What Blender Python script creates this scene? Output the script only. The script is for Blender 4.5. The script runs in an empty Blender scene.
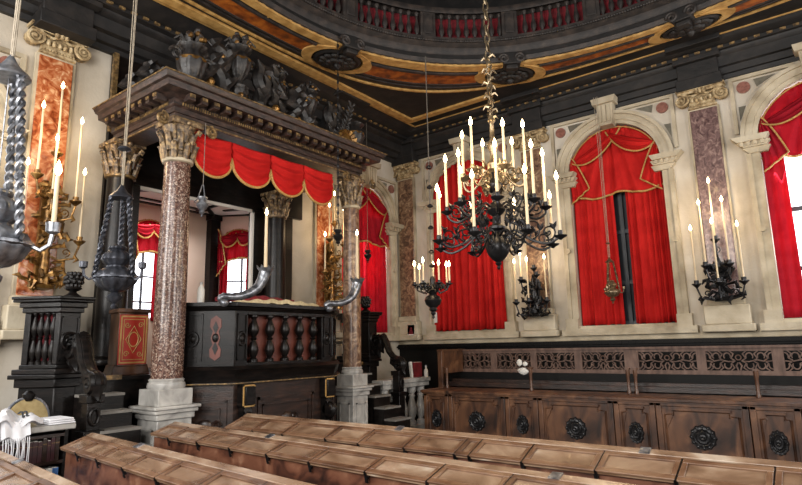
import bpy, math, random
from math import sin, cos, pi, sqrt, atan2, radians as rad
from mathutils import Vector as V, Matrix as M
random.seed(7)
S = bpy.context.scene
COL = S.collection

# ------------------------------------------------------------------ camera
FPX, YAW, PIT, ROL, HC = 567.5, rad(37.26), rad(10.27), rad(-1.22), 1.65
fw = V((-sin(YAW) * cos(PIT), cos(YAW) * cos(PIT), sin(PIT)))
r0 = fw.cross(V((0, 0, 1))).normalized(); u0 = r0.cross(fw)
RT = cos(ROL) * r0 + sin(ROL) * u0; UP = -sin(ROL) * r0 + cos(ROL) * u0
cd = bpy.data.cameras.new('camera'); cam = bpy.data.objects.new('camera', cd); COL.objects.link(cam)
cd.sensor_width = 36; cd.lens = FPX / 802 * 36; cd.clip_start = .05
mw = M.Identity(4)
for i in range(3):
    mw[i][0], mw[i][1], mw[i][2] = RT[i], UP[i], -fw[i]
mw.translation = (0, 0, HC)
cam.matrix_world = mw
S.camera = cam
def px_of(p):
    v = V(p) - V((0, 0, HC)); return 401 + FPX * v.dot(RT) / v.dot(fw)

# --------------------------------------------------------------- materials
def s2l(c):
    return tuple(((x / 255) / 12.92 if x / 255 <= .04045 else ((x / 255 + .055) / 1.055) ** 2.4) for x in c) + (1,)
def mat(name, stops, scale=3, detail=6, rough=.6, metal=0, bump=0, stretch=(1, 1, 1), distort=0, kind='noise', bscale=None,
        spec=.5, transl=0, contrast=(.3, .7), coat=0):
    m = bpy.data.materials.new(name); m.use_nodes = True
    n = m.node_tree.nodes; L = m.node_tree.links; b = n['Principled BSDF']
    tc = n.new('ShaderNodeTexCoord'); mp = n.new('ShaderNodeMapping'); mp.inputs['Scale'].default_value = stretch
    L.new(tc.outputs['Object'], mp.inputs[0])
    if kind == 'voronoi':
        t = n.new('ShaderNodeTexVoronoi'); t.inputs['Scale'].default_value = scale
        nz = n.new('ShaderNodeTexNoise'); nz.inputs['Scale'].default_value = scale * .8; nz.inputs['Detail'].default_value = 4
        mx = n.new('ShaderNodeMix'); mx.data_type = 'VECTOR'; mx.inputs[0].default_value = distort
        L.new(mp.outputs[0], nz.inputs[0]); L.new(mp.outputs[0], mx.inputs[4]); L.new(nz.outputs['Color'], mx.inputs[5])
        L.new(mx.outputs[1], t.inputs[0]); out = t.outputs['Color']
        sp = n.new('ShaderNodeSeparateColor'); L.new(out, sp.inputs[0]); out = sp.outputs[0]
    elif kind == 'wave':
        t = n.new('ShaderNodeTexWave'); t.inputs['Scale'].default_value = scale; t.inputs['Distortion'].default_value = distort
        t.inputs['Detail'].default_value = 3; L.new(mp.outputs[0], t.inputs[0]); out = t.outputs['Fac']
    else:
        t = n.new('ShaderNodeTexNoise'); t.inputs['Scale'].default_value = scale; t.inputs['Detail'].default_value = detail
        t.inputs['Distortion'].default_value = distort; L.new(mp.outputs[0], t.inputs[0]); out = t.outputs['Fac']
    cr = n.new('ShaderNodeValToRGB'); L.new(out, cr.inputs[0])
    e = cr.color_ramp.elements
    k = len(stops)
    for i, c in enumerate(stops):
        pos = contrast[0] + (contrast[1] - contrast[0]) * i / max(1, k - 1)
        if i < 2: e[i].position = pos
        else: e.new(pos)
        e[i].color = s2l(c)
    L.new(cr.outputs[0], b.inputs['Base Color'])
    b.inputs['Roughness'].default_value = rough; b.inputs['Metallic'].default_value = metal
    b.inputs['Specular IOR Level'].default_value = spec; b.inputs['Coat Weight'].default_value = coat
    if bump:
        bp = n.new('ShaderNodeBump'); bp.inputs['Strength'].default_value = bump; bp.inputs['Distance'].default_value = .02
        bn = n.new('ShaderNodeTexNoise'); bn.inputs['Scale'].default_value = bscale or scale * 4; bn.inputs['Detail'].default_value = 4
        L.new(mp.outputs[0], bn.inputs[0]); L.new(bn.outputs[0], bp.inputs['Height']); L.new(bp.outputs[0], b.inputs['Normal'])
    if transl:
        tr = n.new('ShaderNodeBsdfTranslucent'); ms = n.new('ShaderNodeMixShader'); ms.inputs[0].default_value = transl
        L.new(cr.outputs[0], tr.inputs[0]); L.new(b.outputs[0], ms.inputs[1]); L.new(tr.outputs[0], ms.inputs[2])
        L.new(ms.outputs[0], n['Material Output'].inputs[0])
    return m
def glow(name, col, strength):
    m = bpy.data.materials.new(name); m.use_nodes = True
    b = m.node_tree.nodes['Principled BSDF']; b.inputs['Base Color'].default_value = s2l(col)
    b.inputs['Emission Color'].default_value = s2l(col); b.inputs['Emission Strength'].default_value = strength
    return m
X = {}
X['plaster'] = mat('cream plaster', [(156, 145, 128), (190, 180, 164), (210, 203, 191)], 1.1, 9, .85, bump=.15, bscale=30, distort=.6)
X['stone'] = mat('pale carved stone', [(140, 127, 105), (176, 163, 139), (198, 187, 165)], 3, 8, .7, bump=.2, bscale=30)
X['aged'] = mat('aged yellow stone', [(84, 66, 44), (142, 120, 86), (178, 156, 118), (200, 182, 148)], 14, 8, .65, bump=.3, bscale=40)
X['floor'] = mat('dark stone floor', [(60, 52, 46), (90, 80, 70)], 2, 5, .4)
X['black'] = mat('blackened oak', [(7, 6, 6), (16, 13, 12), (30, 23, 20)], 6, 6, .34, stretch=(1, 1, 4), bump=.1, spec=.25)
X['dado'] = mat('blackened dado', [(4, 4, 4), (12, 10, 9)], 6, 4, .55, spec=.2)  # black rail colour, deepened to paint shade behind the openwork
X['lidframe'] = mat('desk lid frame', [(70, 46, 32), (104, 74, 54), (134, 104, 80)], 4, 8, .33, distort=.7)
X['walnut'] = mat('dark walnut', [(22, 14, 11), (40, 26, 20), (62, 40, 30)], 5, 6, .38, stretch=(1, 1, 5), bump=.1)
X['canopyw'] = mat('canopy wood', [(26, 19, 17), (48, 35, 30), (76, 57, 49)], 6, 6, .45, stretch=(2, 2, 6), bump=.1)
X['ceilw'] = mat('dark ceiling wood', [(9, 8, 8), (20, 17, 16), (36, 31, 28)], 5, 8, .6, bump=.2, distort=.5)
X['galw'] = mat('grey brown gallery wood', [(28, 24, 23), (44, 38, 35), (64, 54, 48)], 8, 6, .6, bump=.2)
X['orange'] = mat('burnt orange panel', [(88, 42, 8), (136, 68, 14), (168, 94, 28)], 7, 8, .6, contrast=(.35, .65))
X['gold'] = mat('aged gilding', [(146, 108, 56), (178, 138, 78), (198, 160, 100)], 9, 5, .5)
X['gilt'] = mat('dull gilt', [(54, 42, 28), (104, 82, 50), (156, 126, 80)], 22, 5, .5, metal=.2)
X['stallw'] = mat('carved walnut stalls', [(36, 22, 15), (68, 43, 29), (95, 63, 42), (120, 84, 58)], 2.2, 8, .4, stretch=(2.2, 1, 1), distort=1.2, bump=.1)
X['grillew'] = mat('faded openwork wood', [(70, 50, 41), (94, 71, 60), (114, 90, 78)], 5, 6, .6, stretch=(3, 1, 1))
X['deskf'] = mat('red brown desk front', [(28, 16, 13), (58, 33, 24), (88, 53, 38), (106, 69, 51), (132, 97, 76)], 4.5, 12, .36, distort=.9, contrast=(.3, .72), bump=.05)
X['deskt'] = mat('worn desk top', [(82, 58, 43), (112, 86, 66), (136, 109, 87), (158, 134, 112), (190, 174, 156)], 3.0, 12, .27, stretch=(1, 1.6, 1.6), distort=.5, bump=.08, spec=.6, coat=.25, contrast=(.27, .72))
X['rosso'] = mat('orange breccia marble', [(112, 50, 24), (156, 82, 46), (178, 116, 78), (208, 170, 132)], 10, 10, .22, distort=1.4, contrast=(.32, .68))
X['mischio'] = mat('rosy grey marble', [(74, 54, 53), (100, 77, 75), (120, 95, 91), (150, 126, 118)], 16, 10, .25, distort=1.4, stretch=(1, 1, .7), contrast=(.32, .68))
X['speck'] = mat('speckled purple brown marble', [(62, 42, 36), (92, 65, 55), (114, 86, 74), (166, 148, 134)], 75, 2, .22, kind='voronoi', distort=.02, contrast=(.12, 1.0))
X['mixedm'] = mat('brown mottled marble', [(66, 46, 37), (102, 75, 58), (138, 110, 86), (176, 152, 124)], 9, 9, .3, distort=1.6, contrast=(.3, .72))
X['white'] = mat('white marble', [(132, 129, 125), (166, 163, 158), (188, 185, 179)], 5, 8, .35, distort=1)
X['red'] = mat('scarlet curtain', [(172, 28, 27), (200, 40, 37)], 4, 4, .85, spec=.1, transl=.12)
X['redlit'] = mat('sheer scarlet curtain', [(172, 30, 46), (194, 44, 60)], 6, 4, .8, spec=.1, transl=.45)
X['darkred'] = mat('crimson cloth', [(84, 12, 20), (128, 22, 34)], 14, 4, .8)
X['redpaint'] = mat('red painted panel', [(150, 34, 22), (176, 48, 30)], 10, 4, .5)
X['rust'] = mat('red brown panel', [(78, 34, 24), (104, 50, 36)], 6, 4, .5)
X['fringe'] = mat('gold fringe', [(150, 108, 50), (196, 156, 92)], 60, 3, .6)
X['iron'] = mat('dark bronze', [(26, 26, 28), (48, 47, 48)], 12, 4, .35, metal=.6)
X['brass'] = mat('warm old brass', [(86, 72, 54), (158, 140, 112)], 20, 4, .3, metal=.7)
X['silver'] = mat('tarnished silver', [(70, 72, 78), (128, 130, 136), (160, 162, 166)], 16, 4, .32, metal=.7)
X['pewter'] = mat('dark pewter', [(44, 46, 52), (78, 80, 88)], 14, 4, .35, metal=.6)
X['antique'] = mat('antique gilt bronze', [(60, 42, 22), (112, 80, 38), (166, 126, 68)], 14, 4, .35, metal=.6)
X['lead'] = mat('carved dark statuary', [(16, 14, 14), (34, 31, 30), (66, 60, 56)], 9, 6, .45, bump=.4, bscale=26)
X['wax'] = mat('candle wax', [(206, 184, 148), (222, 202, 168)], 8, 2, .5)
X['flame'] = glow('candle flame', (255, 222, 160), 26)
X['pane'] = glow('daylit pane', (236, 242, 250), 4.0)
X['mull'] = mat('window bar', [(40, 44, 50), (60, 64, 70)], 5, 3, .5)
X['shutter'] = mat('blue black shutter', [(20, 24, 32), (32, 38, 48)], 5, 3, .6)
X['pink'] = mat('niche plaster', [(214, 190, 174), (226, 204, 190)], 2, 4, .85)
X['whitep'] = mat('white painted ceiling', [(206, 200, 192), (220, 216, 210)], 3, 4, .8)
X['porph'] = mat('porphyry', [(116, 72, 62), (152, 104, 90)], 26, 4, .35)
X['serp'] = mat('dark serpentine', [(96, 92, 80), (120, 114, 100)], 18, 4, .35)
X['cloth'] = mat('white cloth', [(196, 196, 200), (226, 226, 230)], 6, 4, .85, bump=.1)
X['cream'] = mat('cream damask cloth', [(190, 172, 132), (218, 202, 164)], 30, 3, .8)
X['bookred'] = mat('maroon book', [(38, 18, 22), (66, 28, 34)], 18, 3, .5)
X['bookblue'] = mat('blue book', [(44, 78, 132), (70, 112, 170)], 12, 3, .5)
X['paper'] = mat('paper', [(206, 202, 194), (228, 226, 220)], 8, 3, .8)
X['olive'] = mat('old gold upholstery', [(146, 126, 84), (168, 148, 104)], 24, 3, .7)
X['tread'] = mat('grey stone nosing', [(96, 92, 87), (126, 122, 116)], 8, 5, .6)
X['dullcap'] = mat('dull carved capital', [(40, 32, 26), (84, 68, 52), (128, 106, 78), (172, 146, 100)], 26, 6, .45, metal=.1)
X['cord'] = mat('pale cord', [(130, 120, 104), (166, 154, 136)], 30, 2, .7)
X['wirem'] = mat('dull wire', [(96, 90, 82), (124, 116, 106)], 30, 2, .5, metal=.4)

# ------------------------------------------------------------ mesh builder
class MB:
    def __init__(s): s.v = []; s.f = []
    def quadgrid(s, rows, cu=False, cv=False):
        b = len(s.v); R = len(rows); C = len(rows[0])
        for r in rows: s.v += [tuple(p) for p in r]
        for i in range(R if cv else R - 1):
            for j in range(C if cu else C - 1):
                i2 = (i + 1) % R; j2 = (j + 1) % C
                s.f.append((b + i * C + j, b + i * C + j2, b + i2 * C + j2, b + i2 * C + j))
        return b
    def box(s, x0, x1, y0, y1, z0, z1, t=0):
        b = len(s.v)
        s.v += [(x0, y0, z0), (x1, y0, z0), (x1, y1, z0), (x0, y1, z0), (x0 + t, y0 + t, z1), (x1 - t, y0 + t, z1), (x1 - t, y1 - t, z1), (x0 + t, y1 - t, z1)]
        s.f += [tuple(b + k for k in q) for q in ((0, 3, 2, 1), (4, 5, 6, 7), (0, 1, 5, 4), (1, 2, 6, 5), (2, 3, 7, 6), (3, 0, 4, 7))]
        return s
    def cb(s, c, d, t=0):
        return s.box(c[0] - d[0] / 2, c[0] + d[0] / 2, c[1] - d[1] / 2, c[1] + d[1] / 2, c[2] - d[2] / 2, c[2] + d[2] / 2, t)
    def prism(s, poly, a0, a1, ax='y'):
        # poly of 2D points; ax y: (x,z); ax x: (y,z); ax z: (x,y)
        f = {'y': lambda p, a: (p[0], a, p[1]), 'x': lambda p, a: (a, p[0], p[1]), 'z': lambda p, a: (p[0], p[1], a)}[ax]
        b = len(s.v); n = len(poly)
        s.v += [f(p, a0) for p in poly] + [f(p, a1) for p in poly]
        s.f += [tuple(b + i for i in range(n))[::-1], tuple(b + n + i for i in range(n))]
        s.f += [(b + i, b + (i + 1) % n, b + n + (i + 1) % n, b + n + i) for i in range(n)]
        return s
    def lathe(s, prof, n=16, c=(0, 0, 0), sx=1, sy=1, flute=0, fk=0):
        rows = []
        for r, z in prof:
            r = max(r, .0006)
            rows.append([(c[0] + sx * r * (1 + fk * cos(flute * 2 * pi * i / n)) * cos(2 * pi * i / n), c[1] + sy * r * (1 + fk * cos(flute * 2 * pi * i / n)) * sin(2 * pi * i / n), c[2] + z) for i in range(n)])
        b = s.quadgrid(rows, cu=True)
        s.f.append(tuple(b + i for i in range(n))[::-1]); k = b + (len(rows) - 1) * n; s.f.append(tuple(k + i for i in range(n)))
        return s
    def ball(s, c, r, n=10):
        if not hasattr(r, '__len__'): r = (r, r, r)
        m = max(4, n // 2)
        rows = [[(c[0] + r[0] * sin(pi * (j + .02) / (m + .04)) * cos(2 * pi * i / n), c[1] + r[1] * sin(pi * (j + .02) / (m + .04)) * sin(2 * pi * i / n), c[2] - r[2] * cos(pi * j / m)) for i in range(n)] for j in range(m + 1)]
        b = s.quadgrid(rows, cu=True)
        s.f.append(tuple(b + i for i in range(n))[::-1]); k = b + m * n; s.f.append(tuple(k + i for i in range(n)))
        return s
    def tube(s, pts, r, n=6, closed=False):
        pts = [V(p) for p in pts]; N = len(pts)
        if not hasattr(r, '__len__'): r = [r] * N
        rows = []; ref = None
        for i, p in enumerate(pts):
            d = (pts[(i + 1) % N] - pts[i - 1]) if closed else (pts[min(i + 1, N - 1)] - pts[max(i - 1, 0)])
            d = d.normalized() if d.length > 1e-9 else V((0, 0, 1))
            if ref is None: ref = V((0, 0, 1)) if abs(d.z) < .9 else V((1, 0, 0))
            a = (ref - d * ref.dot(d)).normalized(); ref = a; bb = d.cross(a)
            rows.append([p + (a * cos(2 * pi * k / n) + bb * sin(2 * pi * k / n)) * r[i] for k in range(n)])
        b = s.quadgrid(rows, cu=True, cv=closed)
        if not closed:
            s.f.append(tuple(b + i for i in range(n))[::-1]); k = b + (N - 1) * n; s.f.append(tuple(k + i for i in range(n)))
        return s
    def add(s, o, mtx=None):
        b = len(s.v)
        s.v += [tuple(mtx @ V(p)) if mtx else p for p in o.v]; s.f += [tuple(b + i for i in f) for f in o.f]
        return s
    def slab(s, rows, off):
        # thick sheet: rows of points, offset by vector or function
        r2 = [[(p[0] + off[0], p[1] + off[1], p[2] + off[2]) for p in r] for r in rows]
        R = len(rows); C = len(rows[0])
        b = s.quadgrid(rows); b2 = s.quadgrid(r2)
        for i in range(R - 1):
            for j in (0, C - 1):
                s.f.append((b + i * C + j, b + (i + 1) * C + j, b2 + (i + 1) * C + j, b2 + i * C + j))
        for j in range(C - 1):
            for i in (0, R - 1):
                s.f.append((b + i * C + j, b + i * C + j + 1, b2 + i * C + j + 1, b2 + i * C + j))
        return s
    def mesh(s, name, m, sharp=38):
        me = bpy.data.meshes.new(name); me.from_pydata(s.v, [], s.f); me.update()
        import bmesh
        bm = bmesh.new(); bm.from_mesh(me); bmesh.ops.recalc_face_normals(bm, faces=bm.faces); bm.to_mesh(me); bm.free()
        me.polygons.foreach_set('use_smooth', [True] * len(me.polygons)); me.set_sharp_from_angle(angle=rad(sharp))
        me.materials.append(X[m] if isinstance(m, str) else m)
        return me
    def build(s, name, m, parent=None, loc=(0, 0, 0), bevel=0, rot=None, sharp=38):
        o = bpy.data.objects.new(name, s.mesh(name, m, sharp)); COL.objects.link(o); o.location = loc
        if rot: o.rotation_euler = rot
        if parent: o.parent = parent
        if bevel:
            bv = o.modifiers.new('bevel', 'BEVEL'); bv.width = bevel; bv.segments = 2; bv.limit_method = 'ANGLE'
        return o
def tag(o, label=None, cat=None, group=None, kind=None):
    if label: o['label'] = label
    if cat: o['category'] = cat
    if group: o['group'] = group
    if kind: o['kind'] = kind
    return o
def thing(name, loc, label, cat, group=None, rz=0):
    o = bpy.data.objects.new(name, None); COL.objects.link(o); o.location = loc; o.rotation_euler = (0, 0, rz); o.empty_display_size = .1
    return tag(o, label, cat, group)
def copy_tree(o, parent=None):
    c = o.copy(); COL.objects.link(c); c.parent = parent
    for ch in o.children: copy_tree(ch, c)
    return c
def inst(o, name, loc, rz=0, parent=None, sc=1):
    c = o.copy(); c.name = name; COL.objects.link(c); c.parent = parent; c.location = loc; c.rotation_euler = (0, 0, rz); c.scale = (sc,) * 3
    return c
def struct(o): o['kind'] = 'structure'; return o
def ordinal(i, n):
    w = ['first', 'second', 'third', 'fourth', 'fifth', 'sixth', 'seventh', 'eighth', 'ninth', 'tenth', 'eleventh', 'twelfth']
    return w[i]
def spiral(c, r0, r1, turns, a0, plane, n=24, sgn=1):
    out = []
    for i in range(n + 1):
        t = i / n; a = a0 + sgn * turns * 2 * pi * t; r = r0 + (r1 - r0) * t
        u, w = r * cos(a), r * sin(a)
        out.append((c[0] + u * plane[0][0] + w * plane[1][0], c[1] + u * plane[0][1] + w * plane[1][1], c[2] + u * plane[0][2] + w * plane[1][2]))
    return out
XZ = ((1, 0, 0), (0, 0, 1)); YZ = ((0, 1, 0), (0, 0, 1)); XY = ((1, 0, 0), (0, 1, 0))

# ================================================================= SETTING
XA, YB = -6.9, 9.0
MB().box(-9.5, 4.7, -2.5, 9.4, -.1, 0).build('floor', 'floor')['kind'] = 'structure'
WC = [-5.28, -2.56, .14, 2.86]; HW = .72; SILL = 1.88; SPR = 4.36; PB = [-6.66, -3.92, -1.2, 1.52]

def arch_wall(u0, u1, z0, z1, arches, plane, depth, thick):
    """plane: (u,d,z)->xyz, d = depth into the wall"""
    m = MB()
    us = sorted(arches)
    def q(a, b, c, d, dd=0): m.quadgrid([[plane(a[0], dd, a[1]), plane(b[0], dd, b[1])], [plane(d[0], dd, d[1]), plane(c[0], dd, c[1])]])
    cur = u0
    for uc, hw, zs, zp in us:
        q((cur, z0), (uc - hw, z0), (uc - hw, z1), (cur, z1))
        q((uc - hw, z0), (uc + hw, z0), (uc + hw, zs), (uc - hw, zs))
        N = 20
        A = [(uc - hw * cos(pi * i / N), zp + hw * sin(pi * i / N)) for i in range(N + 1)]
        for i in range(N): q(A[i], A[i + 1], (A[i + 1][0], z1), (A[i][0], z1))
        loop = [(uc - hw, zs)] + A + [(uc + hw, zs)]
        m.quadgrid([[plane(p[0], d, p[1]) for p in loop + [loop[0]]] for d in (0, depth)])
        cur = uc + hw
    q((cur, z0), (u1, z0), (u1, z1), (cur, z1))
    m.quadgrid([[plane(u0, thick, z0), plane(u1, thick, z0)], [plane(u0, thick, z1), plane(u1, thick, z1)]])
    return m
PBm = lambda u, d, z: (u, YB + d, z)          # right-hand long wall
PAm = lambda u, d, z: (XA - d, u, z)          # end wall behind the canopy
struct(arch_wall(-7.2, 4.6, 0, 5.95, [(c, HW, SILL, SPR) for c in WC], PBm, .3, .4).build('wall_right', 'plaster'))
# end wall with two arched windows and the niche opening
WA = [1.2, 7.97]
mA = arch_wall(-.8, 3.55, 0, 5.95, [(WA[0], .7, SILL, 4.0)], PAm, .3, .31)
mA.add(arch_wall(5.56, 9.3, 0, 5.95, [(WA[1], .7, SILL, 4.0)], PAm, .3, .31))
for (a, b) in ((0, 1.4), (3.78, 5.95)):
    mA.box(XA - .3, XA, 3.55, 5.5, a, b)
mA.box(XA - .3, XA, 3.5, 3.55, 0, 5.95); mA.box(XA - .1, XA, 5.5, 5.56, 0, 5.95)
struct(mA.build('wall_left', 'plaster'))

# window joinery, surrounds
def window(i, uc, plane, hw, zp, shut, sgn, hasglass=True):
    """sgn: plane direction helper so mouldings come out of the wall (d negative)"""
    root = bpy.data.objects.new('window_%d' % i, None); COL.objects.link(root); root['kind'] = 'structure'
    P = plane
    def pr(m, poly, d0, d1):
        n = len(poly); b = len(m.v)
        m.v += [P(u, d0, z) for u, z in poly] + [P(u, d1, z) for u, z in poly]
        m.f += [tuple(b + k for k in range(n)), tuple(b + n + k for k in range(n))] + [(b + k, b + (k + 1) % n, b + n + (k + 1) % n, b + n + k) for k in range(n)]
    N = 24
    def arc(r, a0=0, a1=pi): return [(uc - r * cos(a0 + (a1 - a0) * k / N), zp + r * sin(a0 + (a1 - a0) * k / N)) for k in range(N + 1)]
    # pane
    m = MB(); pr(m, [(uc - hw, SILL)] + arc(hw) + [(uc + hw, SILL)], .27, .29)
    m.build('pane' if not shut else 'shutter', 'shutter' if shut else 'pane', root)
    m = MB()
    for du in (-hw + .03, 0, hw - .03): pr(m, [(uc + du - .03, SILL), (uc + du + .03, SILL), (uc + du + .03, zp), (uc + du - .03, zp)], .2, .265)
    for z in (SILL + .04, 2.55, 3.36, zp): pr(m, [(uc - hw, z - .03), (uc + hw, z - .03), (uc + hw, z + .03), (uc - hw, z + .03)], .215, .265)
    m.build('window_frame', 'mull', root)
    # archivolt as stepped bands
    m = MB()
    for (ra, rb, d) in ((hw, hw + .06, -.05), (hw + .06, hw + .15, -.075), (hw + .15, hw + .2, -.11)):
        A = arc(ra); B = arc(rb)
        for k in range(N):
            pr(m, [A[k], A[k + 1], B[k + 1], B[k]], 0, d)
    m.build('archivolt', 'stone', root)
    # jambs
    m = MB()
    for s in (-1, 1):
        for (ra, rb, d) in ((hw, hw + .1, -.05), (hw + .1, hw + .16, -.08)):
            pr(m, [(uc + s * ra, SILL + .12), (uc + s * rb, SILL + .12), (uc + s * rb, zp - .2), (uc + s * ra, zp - .2)], 0, d)
        pr(m, [(uc + s * (hw - .0), SILL - .04), (uc + s * (hw + .2), SILL - .04), (uc + s * (hw + .2), SILL + .13), (uc + s * hw, SILL + .13)], 0, -.12)
    m.build('jamb', 'stone', root)
    for s in (-1, 1):   # roundels half way up the jambs
        m = MB(); pts = [(uc + s * (hw + .09) + .045 * cos(2 * pi * k / 14), 3.1 + .045 * sin(2 * pi * k / 14)) for k in range(14)]
        pr(m, pts, -.04, -.1); m.build('jamb_roundel', 'stone', root)
        m = MB()
        for (w, a, b, d) in ((.2, -.2, -.12, -.09), (.25, -.12, -.05, -.13), (.32, -.05, .03, -.19)):
            pr(m, [(uc + s * (hw - .1), zp + a), (uc + s * (hw + w - .08), zp + a), (uc + s * (hw + w), zp + b), (uc + s * (hw - .14), zp + b)], .02, d)
        for k in range(4): pr(m, [(uc + s * (hw - .07 + .08 * k), zp - .1), (uc + s * (hw - .03 + .08 * k), zp - .1), (uc + s * (hw - .03 + .08 * k), zp - .05), (uc + s * (hw - .07 + .08 * k), zp - .05)], 0, -.16)
        m.build('impost', 'stone', root)
    # keystone
    m = MB(); t = zp + hw
    pr(m, [(uc - .1, t - .05), (uc + .1, t - .05), (uc + .13, t + .3), (uc - .13, t + .3)], 0, -.2)
    pr(m, [(uc - .17, t + .3), (uc + .17, t + .3), (uc + .19, t + .4), (uc - .19, t + .4)], 0, -.26)
    for s in (-.07, 0, .07): pr(m, [(uc + s - .018, t), (uc + s + .018, t), (uc + s + .024, t + .28), (uc + s - .024, t + .28)], -.2, -.225)
    a, b = spiral((0, 0, 0), .06, .01, 1.5, 0, XZ), []
    m.build('keystone', 'stone', root)
    # spandrel panels with a roundel
    for s in (-1, 1):
        m = MB(); e = hw + .26; top = zp + hw + .24
        pr(m, [(uc + s * (e), top), (uc + s * .2, top), (uc + s * .2, top - .05), (uc + s * (e - .05), top - .05), (uc + s * (e - .05), zp + .12), (uc + s * e, zp + .12)], 0, -.05)
        m.build('spandrel_frame', 'stone', root)
        cx, cz = uc + s * (e - .17), top - .17
        m = MB(); pr(m, [(cx + .085 * cos(2 * pi * k / 20), cz + .085 * sin(2 * pi * k / 20)) for k in range(20)], 0, -.03)
        m.build('roundel', 'porph', root)
        m = MB()
        pr(m, [(uc + s * (e - .08), zp + .3), (uc + s * (e - .08), zp + .52), (uc + s * (e - .17), zp + .52)], 0, -.012)
        pr(m, [(uc + s * (e - .3), top - .08), (uc + s * (e - .56), top - .08), (uc + s * (e - .33), top - .2)], 0, -.012)
        m.build('spandrel_inlay', 'serp', root)
    m = MB(); pr(m, [(uc - hw - .26, SILL - .14), (uc + hw + .26, SILL - .14), (uc + hw + .26, SILL - .04), (uc - hw - .26, SILL - .04)], 0, -.14)
    pr(m, [(uc - hw, SILL - .04), (uc + hw, SILL - .04), (uc + hw, SILL + .01), (uc - hw, SILL + .01)], .26, -.05)
    m.build('window_sill', 'stone', root)
    return root
for i, c in enumerate(WC): window(i + 1 if i < 3 else 8, c, PBm, HW, SPR, i < 2, 1)
window(4, WA[1], PAm, .7, 4.0, False, 1)
window(5, WA[0], PAm, .7, 4.0, False, 1)

# lower dado: stone ledge, black rail
struct(MB().box(XA, 4.6, YB - .07, YB, 1.66, 1.75).build('trim_1', 'stone', bevel=.01))  # stone ledge over the black rail
m = MB()
for z0, z1, d in ((1.57, 1.66, .1), (1.6, 1.63, .14), (1.4, 1.57, .05), (0, 1.4, .04)): m.box(XA, 4.6, YB - d, YB, z0, z1)
for k in range(114): m.cb((XA + .05 + k * .1, YB - .145, 1.615), (.05, .02, .02))
struct(m.build('trim_2', 'dado'))

# entablature round the room
PROF = [(0, 5.34), (.03, 5.34), (.04, 5.4), (.07, 5.41), (.08, 5.5), (.11, 5.52), (.12, 5.66), (.15, 5.69), (.16, 5.73), (.2, 5.74), (.2, 5.79), (.27, 5.82), (.3, 5.86), (.34, 5.9), (.34, 5.93), (0, 5.93)]
AK = 2.1
rows = [[(XA + o * AK, -1, z) for o, z in PROF], [(XA + o * AK, YB - o, z) for o, z in PROF], [(4.7, YB - o, z) for o, z in PROF]]
m = MB(); m.quadgrid(rows); struct(m.build('trim_3', 'ceilw'))
m = MB()
k = 0
y = -.5
while y < 8.5:
    m.box(XA + .2 * AK - .02, XA + .2 * AK + .03, y, y + .07, 5.755, 5.785); y += .15
x = XA + .6
while x < 4.5:
    m.box(x, x + .07, YB - .22, YB - .19, 5.755, 5.785); x += .15
struct(m.build('trim_4', 'gilt'))  # highlights on the dentils, put into pale gilt-coloured dashes
m = MB()
for c in PB:
    m.box(c - .3, c + .3, YB - .2, YB, 5.26, 5.42); m.box(c - .27, c + .27, YB - .17, YB, 5.42, 5.66); m.box(c - .31, c + .31, YB - .24, YB, 5.66, 5.73)
    m.box(c - .36, c + .36, YB - .4, YB, 5.83, 5.92)
for c in (2.46, 6.85):
    m.box(XA, XA + .34, c - .3, c + .3, 5.26, 5.42); m.box(XA, XA + .3, c - .27, c + .27, 5.42, 5.66)
    m.box(XA, XA + .42, c - .31, c + .31, 5.66, 5.73); m.box(XA, XA + .8, c - .36, c + .36, 5.83, 5.92)
struct(m.build('trim_5', 'ceilw', bevel=.008))
# thin gilt line along the cornice lip
m = MB(); m.box(XA + .7, XA + .735, -1, YB - .32, 5.885, 5.91); m.box(XA + .7, 4.6, YB - .355, YB - .335, 5.885, 5.91)
m.box(-6.12, -5.98, 2.6, 8.39, 5.86, 5.9); m.box(-5.98, -4.3, 8.27, 8.39, 5.86, 5.9)
struct(m.build('trim_6', 'gold'))

# ceiling with the oval opening
OC = (-1.65, 4.45)
def se(th, a, b, n): return (abs(cos(th) / a) ** n + abs(sin(th) / b) ** n) ** (-1 / n)
def R0(th): return se(th, 3.6, 3.45, 2.2)
def R1(th): return se(th, 4.25, 3.9, 3)
def OP(th, t, z, dr=0):
    r = R0(th) + (R1(th) - R0(th)) * t + dr
    return (OC[0] + r * cos(th), OC[1] + r * sin(th), z)
NT = 160
TH = [2 * pi * i / NT for i in range(NT)]
def sqr(th):
    r = 9; c, s = cos(th), sin(th)
    for v, lo, hi in ((c, -7.2 - OC[0], 4.7 - OC[0]), (s, -2 - OC[1], 9.3 - OC[1])):
        if v > 1e-6: r = min(r, hi / v)
        elif v < -1e-6: r = min(r, lo / v)
    return r
m = MB()
inn = [OP(t, 0, 5.9) for t in TH]; out = [(OC[0] + sqr(t) * cos(t), OC[1] + sqr(t) * sin(t), 5.9) for t in TH]
in2 = [(p[0], p[1], 6.05) for p in inn]; ou2 = [(p[0], p[1], 6.05) for p in out]
m.quadgrid([inn, out, ou2, in2], cu=True, cv=True); struct(m.build('ceiling', 'ceilw'))
def oring(m, t0, t1, a0=0, a1=360, z0=5.87, z1=5.905, n=None):
    n = n or max(4, int((a1 - a0) / 2))
    T = [rad(a0 + (a1 - a0) * i / n) for i in range(n + 1)]
    m.quadgrid([[OP(t, t0, z1) for t in T], [OP(t, t0, z0) for t in T], [OP(t, t1, z0) for t in T], [OP(t, t1, z1) for t in T]], cv=False)
    for t in (T[0], T[-1]):
        b = len(m.v); m.v += [OP(t, t0, z1), OP(t, t0, z0), OP(t, t1, z0), OP(t, t1, z1)]; m.f.append((b, b + 1, b + 2, b + 3))
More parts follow.
